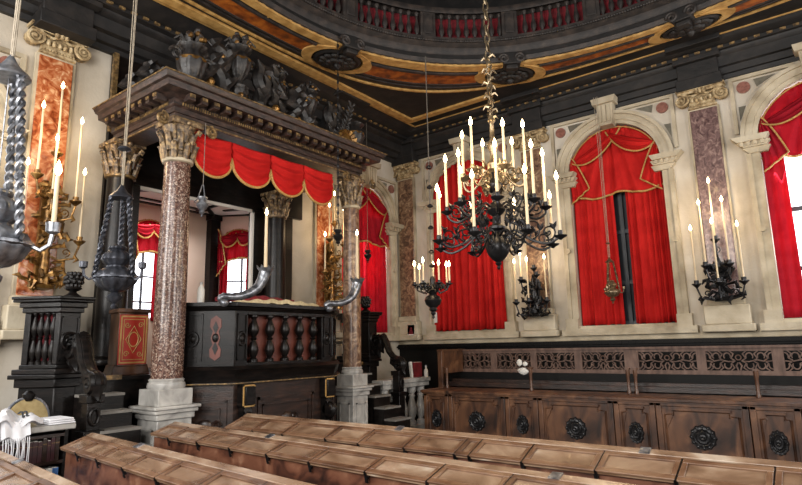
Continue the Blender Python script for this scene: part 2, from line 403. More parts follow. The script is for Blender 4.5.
MED = [81.8, 121.2, 161.7]
m = MB(); oring(m, .0, .2); oring(m, .97, 1.02); 
for a in (101.5, 141.5, 181.5): oring(m, .2, .23, a - .0, a + .3)
struct(m.build('trim_7', 'gold'))
m = MB()
for a0, a1 in ((48, 74.5), (89, 114), (128.5, 154.5), (169, 196)): oring(m, .34, .68, a0, a1, 5.88)
struct(m.build('trim_8', 'orange'))
m = MB()
for a0, a1 in ((46, 75), (88.5, 114.5), (128, 155), (168.5, 198)):
    oring(m, .68, .73, a0, a1, 5.87); oring(m, .26, .32, a0, a1, 5.86); 
oring(m, .8, .84, z0=5.87)
struct(m.build('trim_9', 'galw'))
# gold scroll crescents and rosettes
def medallion(a):
    th = rad(a); c = OP(th, .5, 5.885); t = atan2(cos(th), -sin(th))
    fr = M.Translation(c) @ M.Rotation(t, 4, 'Z')
    k = (R1(th) - R0(th)) / .65
    m = MB()
    for s in (-1, 1):
        n = 16; A = []; B = []
        for i in range(n + 1):
            g = -1.25 + 2.5 * i / n; w = .15 * cos(g * .95) + .012
            A.append((s * .40 * cos(g), .27 * k * sin(g), 0)); B.append((s * (.40 * cos(g) + w), .29 * k * sin(g), 0))
        lo = [fr @ V((p[0], p[1], -.03)) for p in A]; l2 = [fr @ V((p[0], p[1], -.03)) for p in B]
        hi = [fr @ V((p[0], p[1], .01)) for p in A]; h2 = [fr @ V((p[0], p[1], .01)) for p in B]
        m.quadgrid([hi, lo, l2, h2], cv=True)
    struct(m.build('trim_%d' % (20 + int(a)), 'gold'))
    o = thing('ceiling_rosette', c, 'placeholder', 'rosette', None, t)
    m = MB(); m.lathe([(.0, 0), (.36, 0), (.37, -.03), (.33, -.05), (.3, -.035)], 28, sy=.66 * k); m.build('rim', 'ceilw', o)
    m = MB(); 
    for r, z, q in ((.22, -.05, 12), (.12, -.08, 8)):
        for i in range(q):
            g = 2 * pi * i / q; m.ball((r * cos(g), .66 * k * r * sin(g), z), (.075, .055, .035), 8)
    m.build('petals', 'ceilw', o); MB().ball((0, 0, -.11), (.06, .05, .06)).build('boss', 'ceilw', o)
    # bracket under the gallery
    b = thing('gallery_bracket', OP(th, -.04, 5.9), 'x', 'bracket', None, th)
    MB().box(-.07, .14, -.13, .13, -.07, .12).box(-.05, .08, -.09, .09, -.14, -.07).build('block', 'ceilw', b, bevel=.015)
    m = MB()
    for s in (-1, 1): m.tube(spiral((-.06, s * .12, .02), .08, .015, 1.6, 0, YZ), [.022] * 24 + [.012], 6)
    m.build('scroll', 'galw', b)
    return o, b
md = [medallion(a) for a in MED]
for (o, b), w in zip(md, ('nearest the right edge', 'beyond the big chandelier chain', 'at left above the canopy')):
    o['label'] = 'dark carved oval ceiling rosette between gold crescents ' + w
    b['label'] = 'small dark bracket with gilt curls under the gallery ' + w

# gallery drum
def osweep(m, prof, ths=TH, closed=True):
    m.quadgrid([[OP(t, 0, z, d) for t in ths] for d, z in prof], cu=closed)
m = MB(); osweep(m, [(.02, 5.9), (-.02, 5.91), (-.04, 5.97), (0, 6.0), (.05, 6.02), (.07, 6.1), (.05, 6.13), (.04, 6.2), (-.02, 6.24), (-.06, 6.28), (-.06, 6.32), (1.1, 6.32), (1.1, 6.2), (.1, 6.1), (.1, 5.9)])
struct(m.build('trim_10', 'galw'))
m = MB()
for i in range(260):
    t = rad(50 + 160 * i / 260); p = OP(t, 0, 6.265, -.05); m.ball(p, (.024, .024, .024), 6)
struct(m.build('trim_11', 'galw'))
m = MB(); osweep(m, [(1.1, 6.3), (1.1, 8), (0.2, 8.6), (-3.2, 8.9)]); struct(m.build('trim_12', 'ceilw'))
gal = thing('gallery_balustrade', (0, 0, 0), 'dark turned gallery balustrade backed with crimson cloth round the ceiling oval', 'balustrade')
m = MB(); osweep(m, [(-.04, 6.74), (-.05, 6.78), (-.03, 6.84), (.12, 6.84), (.12, 6.74)]); m.build('rail', 'galw', gal)
m = MB(); T = [rad(40 + 175 * i / 240) for i in range(241)]
m.quadgrid([[OP(t, 0, z, .14 + .012 * sin(140 * t)) for t in T] for z in (6.33, 6.5, 6.75)]); m.build('cloth_backing', 'darkred', gal)
bal = MB().lathe([(.035, 0), (.035, .03), (.018, .05), (.045, .13), (.04, .18), (.016, .3), (.024, .34), (.018, .36), (.035, .39), (.035, .42)], 8).mesh('baluster', 'galw')
A = 62
piers = [81.8, 101.5, 121.2, 141.5, 161.7, 181.5, 62]
ang = 60.0
nb = 0
while ang < 198 and nb < 99:
    near = min(abs(ang - p) for p in piers)
    if near > 2.2:
        o = bpy.data.objects.new('baluster', bal); COL.objects.link(o); o.parent = gal; o.location = OP(rad(ang), 0, 6.32, .03); nb += 1
    ang += 2.05
for p in piers:
    b = MB().box(-.06, .1, -.12, .12, 0, .42).box(-.08, .1, -.07, .07, .05, .37).build('pier', 'galw', gal, OP(rad(p), 0, 6.32, .02), rot=(0, 0, rad(p)), bevel=.01)

# ================================================================ PILASTERS
def ionic_cap(w, h, wid):
    """capital, facing -y, base z=0"""
    m = MB()
    m.box(-w / 2 - .01, w / 2 + .01, -.1, 0, 0, .03); m.box(-w / 2 + .01, w / 2 - .01, -.09, 0, .03, h * .75)
    for i in range(5): m.ball((-w / 2 + .06 + (w - .12) * i / 4, -.11, h * .42), (.026, .03, .04), 8)
    for i in range(11): m.ball((-w / 2 + .02 + (w - .04) * i / 10, -.105, .045), .014, 6)
    m.box(-wid / 2 + .02, wid / 2 - .02, -.14, 0, h * .78, h * .9); m.box(-wid / 2, wid / 2, -.17, 0, h * .9, h)
    for s in (-1, 1):
        c = (s * (wid / 2 - .06), -.12, h * .5)
        m.tube(spiral(c, .1, .012, 2.2, pi / 2, XZ, 40, s), [.022 - .012 * i / 40 for i in range(41)], 6)
        m.prism([(c[0] + .08 * cos(2 * pi * k / 16), c[2] + .08 * sin(2 * pi * k / 16)) for k in range(16)], -.11, 0)
        m.ball((c[0], -.13, c[2]), .022, 8)
        m.tube([(s * (wid / 2 - .07), -.13, h * .74), (s * .09, -.12, h * .62), (0, -.13, h * .74)], .017, 6)
    for i in range(3): m.ball((-.05 + .05 * i, -.15, h * .8), (.03, .035, .045), 8)
    return m
def pilaster(loc, rz, shaft, label, zb=2.2, zt=4.96, w=.36, capm='aged'):
    o = thing('marble_pilaster', loc, label, 'pilaster', None, rz)
    m = MB(); m.box(-w / 2, w / 2, -.07, 0, zb, zt); m.build('shaft', shaft, o, bevel=.01)
    m = MB(); m.box(-w / 2 - .03, w / 2 + .03, -.055, 0, zb, zt + .02); m.build('backing', 'stone', o)
    m = MB()
    for a, b, d, e in ((zb - .1, zb, .13, .05), (zb - .36, zb - .1, .17, .1), (zb - .46, zb - .36, .21, .14)): m.box(-w / 2 - e, w / 2 + e, -d, 0, a, b)
    m.build('base', 'stone', o, bevel=.015)
    ionic_cap(w, .3, w + .28).build('capital', capm, o, (0, -.0, zt + .02))
    return o
pilaster((PB[0], YB - .002, 0), 0, 'mixedm', 'brown mottled marble pilaster in the corner between the two red windows')
pilaster((PB[1], YB - .002, 0), 0, 'mixedm', 'mottled marble pilaster behind the big chandelier, between the two closed red windows')
pilaster((PB[2], YB - .002, 0), 0, 'mischio', 'rosy grey marble pilaster left of the window with the bare pane')
pilaster((XA + .002, 2.46, 0), rad(90), 'rosso', 'orange breccia marble pilaster at far left behind the gilt wall sconce', 2.25, 5.0)
pilaster((XA + .002, 6.82, 0), rad(90), 'rosso', 'orange breccia marble pilaster seen through the canopy beside its right column', 2.25, 5.0)

# ================================================================== CURTAINS
def drape(x0, x1, z0, z1, folds, amp=.03, seed=0, topf=None, flare=0, n=90):
    rnd = random.Random(seed); comps = [(rnd.uniform(.6, 1.4) * folds, rnd.uniform(0, 6.3), rnd.uniform(.35, 1), rnd.uniform(-.8, .8)) for _ in range(5)]
    rows = []
    R = 18
    for j in range(R + 1):
        v = j / R
        row = []
        for i in range(n + 1):
            u = i / n; x = x0 + (x1 - x0) * (u + flare * (1 - v) * (u - .5))
            zt = topf(x) if topf else z1
            f = sum(c[2] * sin(2 * pi * c[0] * u + c[1] + c[3] * v) for c in comps) / 2.2
            z = z0 + (zt - z0) * v + (.014 * f if j == 0 else 0)
            y = amp * (1.25 - .55 * v) * f
            row.append((x, y, z))
        rows.append(row)
    m = MB(); m.quadgrid(rows); return m
def solid(o, t=.008):
    s = o.modifiers.new('thickness', 'SOLIDIFY'); s.thickness = t; return o
def swag(p0, p1, sag, depth, rows_n=9, n=24, top_sag=.03):
    """draped crescent between two points in the xz plane, y bulging to -y"""
    rows = []
    for j in range(rows_n):
        v = j / (rows_n - 1)
        row = []
        for i in range(n + 1):
            u = i / n; x = p0[0] + (p1[0] - p0[0]) * u; zb = p0[1] + (p1[1] - p0[1]) * u
            s = top_sag + (sag - top_sag) * v
            e = 1 - abs(2 * u - 1) ** 2.2
            row.append((x, -depth * e * (.35 + .65 * sin(pi * (.2 + .6 * v))) - .03 * sin(v * 6 * pi) * e, zb - s * e))
        rows.append(row)
    m = MB(); m.quadgrid(rows); edge = rows[-1]
    t = MB(); t.tube([(p[0], p[1] - .008, p[2]) for p in edge], .013, 6)
    return m, t
def curtain(loc, rz, label, hw, zs, zp, mt='red', valance=True, gap=.06, drapes=((-1, 0), (0, 1)), closed_top=False, seed=1, zv=None, flare=.06):
    o = thing('window_curtain', loc, label, 'curtain', None, rz)
    top = zp + hw - .02
    def tf(x):
        q = max(0, hw * hw - x * x); return zp + sqrt(q) - .02
    zvv = zv if zv is not None else zp - .42
    for k, (a, b) in enumerate(drapes):
        x0, x1 = a * hw, b * hw
        x0 += .015; x1 -= .015
        if abs(b) < .05: x1 -= gap * .35
        if abs(a) < .05: x0 += gap * .8
        m = drape(x0, x1, zs, zp, max(2.5, (x1 - x0) / .11), .036, seed + k, topf=tf if closed_top else (lambda x: zp + .1), flare=flare, n=110)
        solid(m.build('drape', mt, o, (0, -.03, 0)))
    if valance:
        n = 100; rows = []
        for j in range(13):
            v = j / 12; row = []
            for i in range(n + 1):
                x = -hw + 2 * hw * i / n; x *= .985
                zt = tf(x); z = zvv + .03 * sin(9 * x + 1) * (1 - v) + (zt - zvv) * v
                # pleats radiate from the crown
                g = atan2(x, zp + hw + .25 - z)
                row.append((x, -.08 - .018 * sin(31 * g) - .01 * sin(57 * g + 1), z))
            rows.append(row)
        m = MB(); m.quadgrid(rows); solid(m.build('valance', mt, o))
        MB().tube([(p[0], p[1] - .006, p[2]) for p in rows[0][::2]], .016, 6).build('fringe', 'fringe', o)
        pa = [(hw * .985 * cos(a), -.1, zp + hw * .985 * sin(a) - .03) for a in [pi * (.04 + .92 * i / 30) for i in range(31)]]
        MB().tube(pa, .011, 6).build('gold_edging', 'fringe', o)
        for p0, p1, sg, dp in (((-hw * .93, zp + .22), (hw * .22, zp + hw - .08), .24, .1), ((-hw * .1, zp + hw - .1), (hw * .93, zp + .3), .26, .14)):
            m, t = swag(p0, p1, sg, dp); ob = solid(m.build('swag', mt, o, (0, -.1, 0))); t.build('gold_edging', 'fringe', ob)
        for s in (-1, 1):     # side tails
            rows = []
            for j in range(9):
                v = j / 8
                rows.append([(s * hw * (.97 - (.42 * v ** .7) * (i / 10) * (1 if v < .85 else 1)), -.12 - .018 * sin(i * 1.9), zp + .34 - (.6 + .22 * (1 - i / 10)) * v) for i in range(11)])
            m = MB(); m.quadgrid(rows); ob = solid(m.build('tail', mt, o))
            ed = [r[-1] for r in rows] + rows[-1][::-1][1:]
            MB().tube([(p[0], p[1] - .008, p[2]) for p in ed], .012, 6).build('gold_edging', 'fringe', ob)
    return o
curtain((WC[0], YB - .04, 0), 0, 'plain scarlet curtains drawn shut on the window behind the big chandelier', HW, SILL + .02, SPR, valance=False, gap=.0, closed_top=True, seed=3, flare=.17)
curtain((WC[1], YB + .1, 0), 0, 'scarlet curtains with gold edged swags and a dark gap, right of the big chandelier', HW, SILL + .02, SPR, gap=.14, seed=9)
curtain((WC[2], YB + .1, 0), 0, 'bright crimson curtain pulled aside from the bare white window at far right', HW, SILL + .02, SPR, 'redlit', drapes=((-1, -.62), (.62, 1)), seed=14, zv=SPR - .3)
curtain((XA - .1, WA[1], 0), rad(90), 'glowing red curtain on the end wall between the right canopy column and the corner', .7, SILL + .02, 4.0, 'redlit', gap=.0, seed=21)

# ===================================================================== NICHE
nz0, nz1 = 1.4, 3.95
NP = [(-7.2, 3.45), (-8.5, 3.45), (-8.5, 5.75), (-7.2, 6.55)]
struct(MB().prism([(-6.9, 3.3), (-8.7, 3.3), (-8.7, 6.8), (-6.9, 6.8)], nz0 - .1, nz0, 'z').build('trim_13', 'walnut'))
struct(MB().prism([(-7.18, 3.3), (-8.7, 3.3), (-8.7, 6.8), (-7.18, 6.8)], nz1, nz1 + .1, 'z').build('trim_14', 'whitep'))
def niche_wall(nm, a, b, wins):
    a = V((*a, 0)); b = V((*b, 0)); L = (b - a).length; d = (b - a) / L; nrm = V((-d.y, d.x, 0))
    pl = lambda u, dd, z: tuple(a + d * u + nrm * dd + V((0, 0, z)))
    m = arch_wall(0, L, nz0, nz1, wins, pl, .15, .16)
    struct(m.build(nm, 'pink'))
    return a, d, nrm, L
niche_wall('wall_niche_side', NP[0], NP[1], [])
nb1 = niche_wall('wall_niche_back', NP[1], NP[2], [(1.12, .33, 2.15, 3.35)])
nb2 = niche_wall('wall_niche_oblique', NP[2], NP[3], [(.5, .33, 2.15, 3.35)])
def niche_win(i, fr, u, label):
    a, d, nrm, L = fr
    c = a + d * u; rz = atan2(d.y, d.x)
    r = bpy.data.objects.new('window_%d' % i, None); COL.objects.link(r); r['kind'] = 'structure'; r.location = c; r.rotation_euler = (0, 0, rz)
    return r, c, rz
for i, fr, u, lab in ((6, nb1, 1.12, 'red curtain parted on the niche window left of the front column'), (7, nb2, .5, 'red curtain with fringed valance on the niche window above the silver candle arm')):
    r, c, rz = niche_win(i, fr, u, lab)
    # local frame: -y of the curtain must face the room
    a, d, nrm, L = fr
    inward = (V((-7.4, 4.6, 0)) - c); inward.z = 0
    sgn = 1 if (nrm.dot(inward) > 0) else -1
    yaw = atan2((nrm * sgn).y, (nrm * sgn).x) + pi / 2
    r.rotation_euler = (0, 0, yaw)
    N = 16; arc = [(-.33 * cos(pi * k / N), 3.35 + .33 * sin(pi * k / N)) for k in range(N + 1)]
    MB().prism([(-.33, 2.15)] + arc + [(.33, 2.15)], .12, .14).build('pane', 'pane', r)
    m = MB(); m.box(-.015, .015, .09, .12, 2.15, 3.66); 
    for z in (2.4, 2.8, 3.2): m.box(-.33, .33, .095, .12, z - .012, z + .012)
    m.build('window_frame', 'mull', r)
    cu = curtain((c.x, c.y, 0), yaw, lab, .36, 2.1, 3.35, 'redlit', drapes=((-1, -.5), (.3, 1)), seed=30 + i, zv=3.15)
# dark corner posts and ceiling beams of the niche
struct(MB().box(-8.52, -8.36, 5.62, 5.8, nz0, nz1).box(-8.54, -8.34, 5.6, 5.82, nz1 - .1, nz1).box(-8.52, -8.4, 3.45, 3.57, nz0, nz1).build('trim_15', 'black'))
m = MB()
for (p, q) in (((-8.45, 5.72), (-7.2, 4.5)), ((-8.45, 3.5), (-7.2, 4.6)), ((-8.3, 5.3), (-7.3, 5.3)), ((-8.2, 3.9), (-8.2, 5.4)), ((-7.35, 3.5), (-7.35, 6.4)), ((-8.42, 3.5), (-8.42, 5.75)), ((-8.4, 5.8), (-7.3, 6.45)), ((-8.0, 5.6), (-7.35, 5.9))):
    a = V((*p, nz1 - .02)); b = V((*q, nz1 - .02)); d = (b - a).normalized(); s = V((-d.y, d.x, 0)) * .035
    k = len(m.v); m.v += [tuple(a + s), tuple(b + s), tuple(b - s), tuple(a - s)] + [tuple(p + V((0, 0, .03))) for p in (a + s, b + s, b - s, a - s)]
    m.f += [tuple(k + i for i in f) for f in ((0, 1, 2, 3), (4, 5, 6, 7), (0, 1, 5, 4), (1, 2, 6, 5), (2, 3, 7, 6), (3, 0, 4, 7))]
struct(m.build('trim_16', 'black'))
# pale frame and dark lining round the niche opening, dark wood wall panel above
m = MB(); m.box(XA, XA + .05, 5.3, 5.34, 1.4, 3.72); m.box(XA, XA + .05, 3.55, 5.34, 3.68, 3.72); struct(m.build('trim_17', 'whitep'))
m = MB(); m.box(XA - .08, XA + .06, 5.34, 5.56, 1.4, 3.95); m.box(XA, XA + .06, 5.56, 6.1, 1.4, 3.95); m.box(XA, XA + .07, 3.1, 6.3, 3.72, 5.34); m.box(XA, XA + .05, 3.1, 3.55, 1.4, 3.8)
struct(m.build('trim_18', 'black'))
m = MB(); m.box(XA + .07, XA + .12, 3.08, 3.14, 4.3, 5.34); m.box(XA + .07, XA + .12, 6.26, 6.32, 4.3, 5.34)
m.tube([(XA + .09, 3.95 - .45 * cos(pi * k / 20), 4.75 + .45 * sin(pi * k / 20)) for k in range(21)], .03, 6)
m.tube([(XA + .09, 5.45 - .45 * cos(pi * k / 20), 4.75 + .45 * sin(pi * k / 20)) for k in range(21)], .03, 6)
struct(m.build('trim_19', 'gilt'))

# ============================================================ BIMAH PLATFORM
struct(MB().box(-6.88, -5.95, 2.42, 6.9, 0, 1.36).box(-6.88, -5.9, 2.42, 6.9, 1.36, 1.4).build('trim_51', 'black'))
struct(MB().box(-5.93, -5.88, 2.62, 2.98, 1.37, 1.415).box(-5.93, -5.88, 6.3, 6.7, 1.37, 1.415).build('trim_52', 'gilt'))
# canopy columns
def corinth(h, r):
    m = MB(); m.lathe([(r * .95, 0), (r * 1.0, h * .4), (r * 1.2, h * .8), (r * 1.32, h * .88)], 16)
    for row, (z0, z1, q, off) in enumerate(((0, .42, 8, 0), (.2, .68, 8, .5))):
        for i in range(q):
            a = 2 * pi * (i + off) / q; ca, sa = cos(a), sin(a)
            pts = [(r * (1.0 + .04 * row) + .005, z0), (r * 1.1 + .01, z0 + .5 * (z1 - z0)), (r * 1.25 + .02, z0 + .95 * (z1 - z0)), (r * 1.42 + .02, z1 - .04), (r * 1.42, z1 - .12)]
            m.tube([(p[0] * ca, p[0] * sa, p[1] * h) for p in pts], [r * .26, r * .26, r * .2, r * .12, r * .05], 6)
    for i in range(4):
        a = pi / 4 + i * pi / 2; ca, sa = cos(a), sin(a)
        m.tube([(q * ca, q * sa, z * h) for q, z in ((r * 1.1, .5), (r * 1.35, .72), (r * 1.6, .84), (r * 1.72, .78), (r * 1.62, .7), (r * 1.52, .76))], r * .13, 6)
    m.cb((0, 0, h * .94), (r * 2.7, r * 2.7, h * .12))
    for i in range(4):
        a = i * pi / 2; m.ball((r * 1.4 * cos(a), r * 1.4 * sin(a), h * .93), r * .2, 8)
    return m
def column(loc, shaft, label, zb, zt, r, caph, ped, capm, ringm):
    o = thing('canopy_column', (loc[0], loc[1], 0), label, 'column', None)
    sh = [(r, zb), (r * 1.02, zb + (zt - zb) * .33), (r * .9, zt - .02)]
    n = 10; pr = []
    for i in range(n + 1):
        t = i / n; pr.append((r * (1.0 + .03 * sin(pi * min(1, t * 1.3)) - .13 * t ** 1.6), zb + (zt - zb) * t))
    MB().lathe(pr, 28).build('shaft', shaft, o)
    m = MB(); m.lathe([(r * .9, zt - .04), (r * 1.04, zt - .03), (r * 1.04, zt), (r * .9, zt + .01)], 24); m.build('neck_ring', ringm, o)
    corinth(caph, r * .87).build('capital', capm, o, (0, 0, zt))
    m = MB(); m.lathe([(r * 1.16, zb - .1), (r * 1.2, zb - .075), (r * 1.16, zb - .045), (r * 1.08, zb - .035), (r * 1.08, zb - .025), (r * 1.12, zb - .012), (r * 1.03, zb)], 24); m.build('base', 'white' if ped else 'black', o)
    if ped:
        z = zb - .1; w = r * 1.2
        m = MB(); m.box(-w, w, -w, w, z - .16, z); m.build('plinth', 'white', o, bevel=.006)
        m = MB(); z -= .16
        m.box(-w - .065, w + .065, -w - .065, w + .065, z - .03, z); m.box(-w - .045, w + .045, -w - .045, w + .045, z - .07, z - .03)
        m.box(-w - .02, w + .02, -w - .02, w + .02, z - .13, z - .07); m.box(-w, w, -w, w, z - .9, z - .13); m.box(-w - .05, w + .05, -w - .05, w + .05, 0, z - .9)
        m.build('pedestal', 'white', o, bevel=.008)
        m = MB()
        for k in range(4):
            q = MB(); W = w - .06; z1 = z - .22; z2 = z - .82
            for (a, b, c, d) in ((-W, W, z1 - .02, z1), (-W, W, z2, z2 + .02), (-W, -W + .02, z2, z1), (W - .02, W, z2, z1)): q.box(a, b, -w - .012, -w + .01, c, d)
            m.add(q, M.Rotation(k * pi / 2, 4, 'Z'))
        m.build('panel_moulding', 'white', o)
    return o
column((-5.52, 3.26), 'speck', 'speckled purple brown marble column on a white pedestal, front left of the canopy', 1.37, 3.68, .155, .42, True, 'dullcap', 'stone')
column((-5.52, 6.06), 'mixedm', 'brown mottled column on a pale pedestal, front right of the canopy', 1.37, 3.68, .128, .42, True, 'dullcap', 'stone')
column((-6.66, 3.2), 'black', 'blackish rear column with gilt capital, behind the hanging pewter lamp', 1.6, 3.72, .165, .4, False, 'dullcap', 'gilt')
column((-6.62, 5.58), 'black', 'dark rear column with dull gilt capital, seen inside the canopy at right', 1.6, 3.62, .15, .36, False, 'dullcap', 'dullcap')
# canopy entablature
can = thing('canopy', (0, 0, 4.1), 'heavy dark wooden canopy with dentilled cornice carried on four columns', 'canopy')
CP = [(.02, 0), (.05, 0), (.05, .06), (.07, .065), (.07, .12), (.09, .13), (.1, .14), (.1, .2), (.13, .21), (.17, .24), (.26, .25), (.27, .31), (.3, .32), (.33, .37), (.33, .38)]
FX, Y0, Y1, BX = -5.42, 3.16, 6.05, XA + .22
def cpath(o): return [(BX, Y0 - o), (FX + o, Y0 - o), (FX + o, Y1 + o), (BX, Y1 + o)]
def csweep(prof, closed=False):
    m = MB(); rows = [[(cpath(o)[k][0], cpath(o)[k][1], z) for k in range(4)] for o, z in prof]; m.quadgrid(rows, cv=closed); return m
corn = csweep([(-.22, 0)] + CP + [(-.22, .38)], True)
m = csweep([(.052, .005), (.068, .005), (.068, .02), (.052, .02)], True); m.add(csweep([(.33, .365), (.338, .365), (.338, .38), (.33, .38)], True)); m.build('gilt_fillet', 'gilt', can)
def dent(m, dep, z0, z1, wd, st, o0):
    y = Y0
    while y < Y1:
        m.box(FX + o0, FX + o0 + dep, y, y + wd, z0, z1); y += st
    x = FX
    while x > BX + .1:
        m.box(x - wd, x, Y0 - o0 - dep, Y0 - o0, z0, z1); m.box(x - wd, x, Y1 + o0, Y1 + o0 + dep, z0, z1); x -= st
dent(corn, .12, .17, .24, .07, .15, .12); corn.build('cornice', 'canopyw', can)
m = MB(); dent(m, .012, .2, .236, .06, .15, .24); dent(m, .01, .135, .17, .012, .03, .102); m.build('dentil_dash', 'gilt', can)  # gilt-toned dashes over the dentils and fine bars below them
m = MB(); m.box(BX, FX - .1, Y0 + .1, Y1 - .1, .3, .38)
m.build('roof_board', 'black', can)
m = MB()
for y in (3.75, 4.66, 5.57): m.box(BX, FX - .1, y - .06, y + .06, .2, .3)
for x in (-6.6, -6.05): m.box(x - .05, x + .05, Y0 + .1, Y1 - .1, .21, .3)
m.build('soffit_beam', 'black', can)
# little flanking volutes by the front left capital
for yy, s in ((3.26, 1), (6.06, -1)):
    for q in (-1, 1): MB().tube(spiral((FX + .07, yy + q * .3, -.05), .07, .012, 1.8, pi / 2, YZ, 24, q), .018, 6).build('side_volute', 'gilt', can)
# rear crest board rising to the cornice
# pelmet with four red scallops
pel = thing('canopy_pelmet', (FX - .06, 0, 4.12), 'scarlet pelmet of four gold edged scallops hanging inside the canopy front', 'pelmet')
ys = [3.38, 3.9, 4.48, 5.04, 5.6]
for k in range(4):
    a, b = ys[k], ys[k + 1]
    rows = []
    for j in range(29):
        v = j / 28; row = []
        for i in range(25):
            u = i / 24; e = sqrt(max(0, 1 - (2 * u - 1) ** 2)) ** .8
            row.append((.02 + .07 * e * sin(pi * (.15 + .7 * v)) + .022 * sin(v * 7 * pi) * e, a + (b - a) * u, -.06 - (.2 + .27 * e) * v - .02 * sin(pi * u)))
        rows.append(row)
    m = MB(); m.quadgrid(rows); ob = solid(m.build('scallop', 'red', pel))
    MB().tube([(p[0] + .008, p[1], p[2]) for p in rows[-1]], .017, 6).build('gold_fringe', 'fringe', ob)

# ---------------------------------------------- carved crest on the canopy
CT = 4.48
def urn(loc, s, label, flowers=True, kind='lead'):
    o = thing('carved_urn', loc, label, 'urn')
    m = MB(); m.lathe([(.12, 0), (.13, .03), (.06, .06), (.05, .12), (.1, .18), (.15, .3), (.16, .38), (.11, .45), (.1, .49), (.15, .53), (.16, .55), (.12, .56)], 54, flute=9, fk=.05)
    for sg in (-1, 1): m.tube(spiral((0, sg * .19, .42), .07, .02, 1.2, pi, YZ, 16, sg), .02, 6)
    m.build('vase', kind, o)
    if flowers:
        m = MB(); rn = random.Random(int(loc[1] * 100))
        for i in range(16):
            a = rn.uniform(0, 2 * pi); r = rn.uniform(0, .12)
            m.ball((r * cos(a), r * sin(a), .58 + rn.uniform(0, .16)), (rn.uniform(.03, .05),) * 3, 7)
        for i in range(7):
            a = 2 * pi * i / 7; m.tube([(.06 * cos(a), .06 * sin(a), .55), (.14 * cos(a), .14 * sin(a), .66), (.2 * cos(a), .2 * sin(a), .6)], [.03, .03, .008], 5)
        m.build('carved_flowers', kind, o)
        m = MB()
        for i in range(4):
            a = rn.uniform(-1, 1); m.ball((.13 * cos(a), .13 * sin(a), .56 + .1 * rn.random()), .03, 7)
        m.build('gilt_buds', 'antique', o)
    MB().lathe([(.155, .36), (.165, .37), (.165, .39), (.155, .4)], 18).build('gilt_band', 'antique', o)
    o.scale = (s, s, s); return o
urn((-5.5, 3.36, CT), 1.05, 'large dark fluted urn on the canopy corner above the front left column')
urn((-5.62, 4.08, CT + .36), 1.0, 'tall flower filled urn raised on a scroll stand, second from the left on the canopy')
urn((-5.7, 4.76, CT + .4), .78, 'small dark urn high on the middle of the canopy crest')
urn((-5.62, 5.28, CT + .32), .8, 'small dark urn to the right of the middle of the canopy crest')
urn((-5.52, 6.14, CT), .92, 'dark urn without gilding on the canopy corner above the front right column', False)
def scroll(loc, flip, s, label, m_='lead'):
    o = thing('carved_scroll', loc, label, 'scroll carving')
    f = -1 if flip else 1
    p1 = spiral((0, 0, .2), .05, .2, 1.25, pi * .2, YZ, 26)
    p1 = [(x, f * y, z) for x, y, z in p1]
    e = p1[-1]
    p2 = [(0, e[1] + f * .14 * t, e[2] + .16 * t) for t in (.35, .7)]
    c2 = (0, p2[-1][1] + f * .1, p2[-1][2] - .02)
    p3 = [(x, c2[1] + f * (y - c2[1]), z) for x, y, z in spiral(c2, .12, .03, 1.3, pi * .8, YZ, 20, -1)]
    pts = p1 + p2 + p3
    N = len(pts)
    m = MB(); m.tube(pts, [.03 + .045 * sin(pi * i / (N - 1)) for i in range(N)], 8)
    m.build('volute', m_, o)
    m = MB()
    for i in range(4, N - 6, 5):
        p = pts[i]; m.tube([p, (p[0] + .08, p[1] + f * .03, p[2] + .05), (p[0] + .1, p[1] + f * .09, p[2] + .1)], [.05, .04, .01], 5)
    m.build('acanthus_leaf', m_, o)
    m = MB(); m.ball((.06, p3[-1][1], p3[-1][2]), .035, 8); m.ball((.06, 0, .2), .04, 8); m.build('gilt_eye', 'antique', o)
    o.scale = (s, s, s); return o
scroll((-5.6, 3.62, CT), False, 1.35, 'big dark S scroll rising between the two leftmost canopy urns')
scroll((-5.62, 4.62, CT), True, 1.35, 'big dark S scroll curling down to the right of the tall flower urn')
scroll((-5.62, 5.02, CT), False, 1.2, 'dark scroll under the small urn high on the crest')
scroll((-5.62, 5.86, CT), True, 1.15, 'dark scroll beside the gilt cartouche on the right of the canopy')
scroll((-6.0, 3.12, CT), False, .8, 'dark scroll on the left side of the canopy, over the hanging lamp cords')
scroll((-6.45, 3.14, CT), False, .8, 'rearmost dark scroll on the left edge of the canopy by the wall')
def stand(loc, h, label):
    o = thing('carved_pedestal', loc, label, 'pedestal')
    MB().lathe([(.14, 0), (.14, .04), (.08, .07), (.06, h * .5), (.1, h * .75), (.12, h - .04), (.12, h)], 42, flute=7, fk=.08).build('stem', 'lead', o)
    m = MB()
    for i in range(6): m.tube([(.08 * cos(i), .08 * sin(i), .05), (.15 * cos(i), .15 * sin(i), h * .5), (.13 * cos(i), .13 * sin(i), h * .85)], [.03, .035, .01], 5)
    m.build('acanthus_leaf', 'lead', o)
    MB().ball((.1, 0, h * .7), (.045, .07, .045), 8).build('gilt_knot', 'antique', o)
stand((-5.62, 4.08, CT), .36, 'leafy carved stand under the tall flower filled urn')
stand((-5.7, 4.76, CT), .4, 'leafy carved stand under the small middle urn')
stand((-5.62, 5.28, CT), .32, 'leafy carved stand under the urn right of the middle')
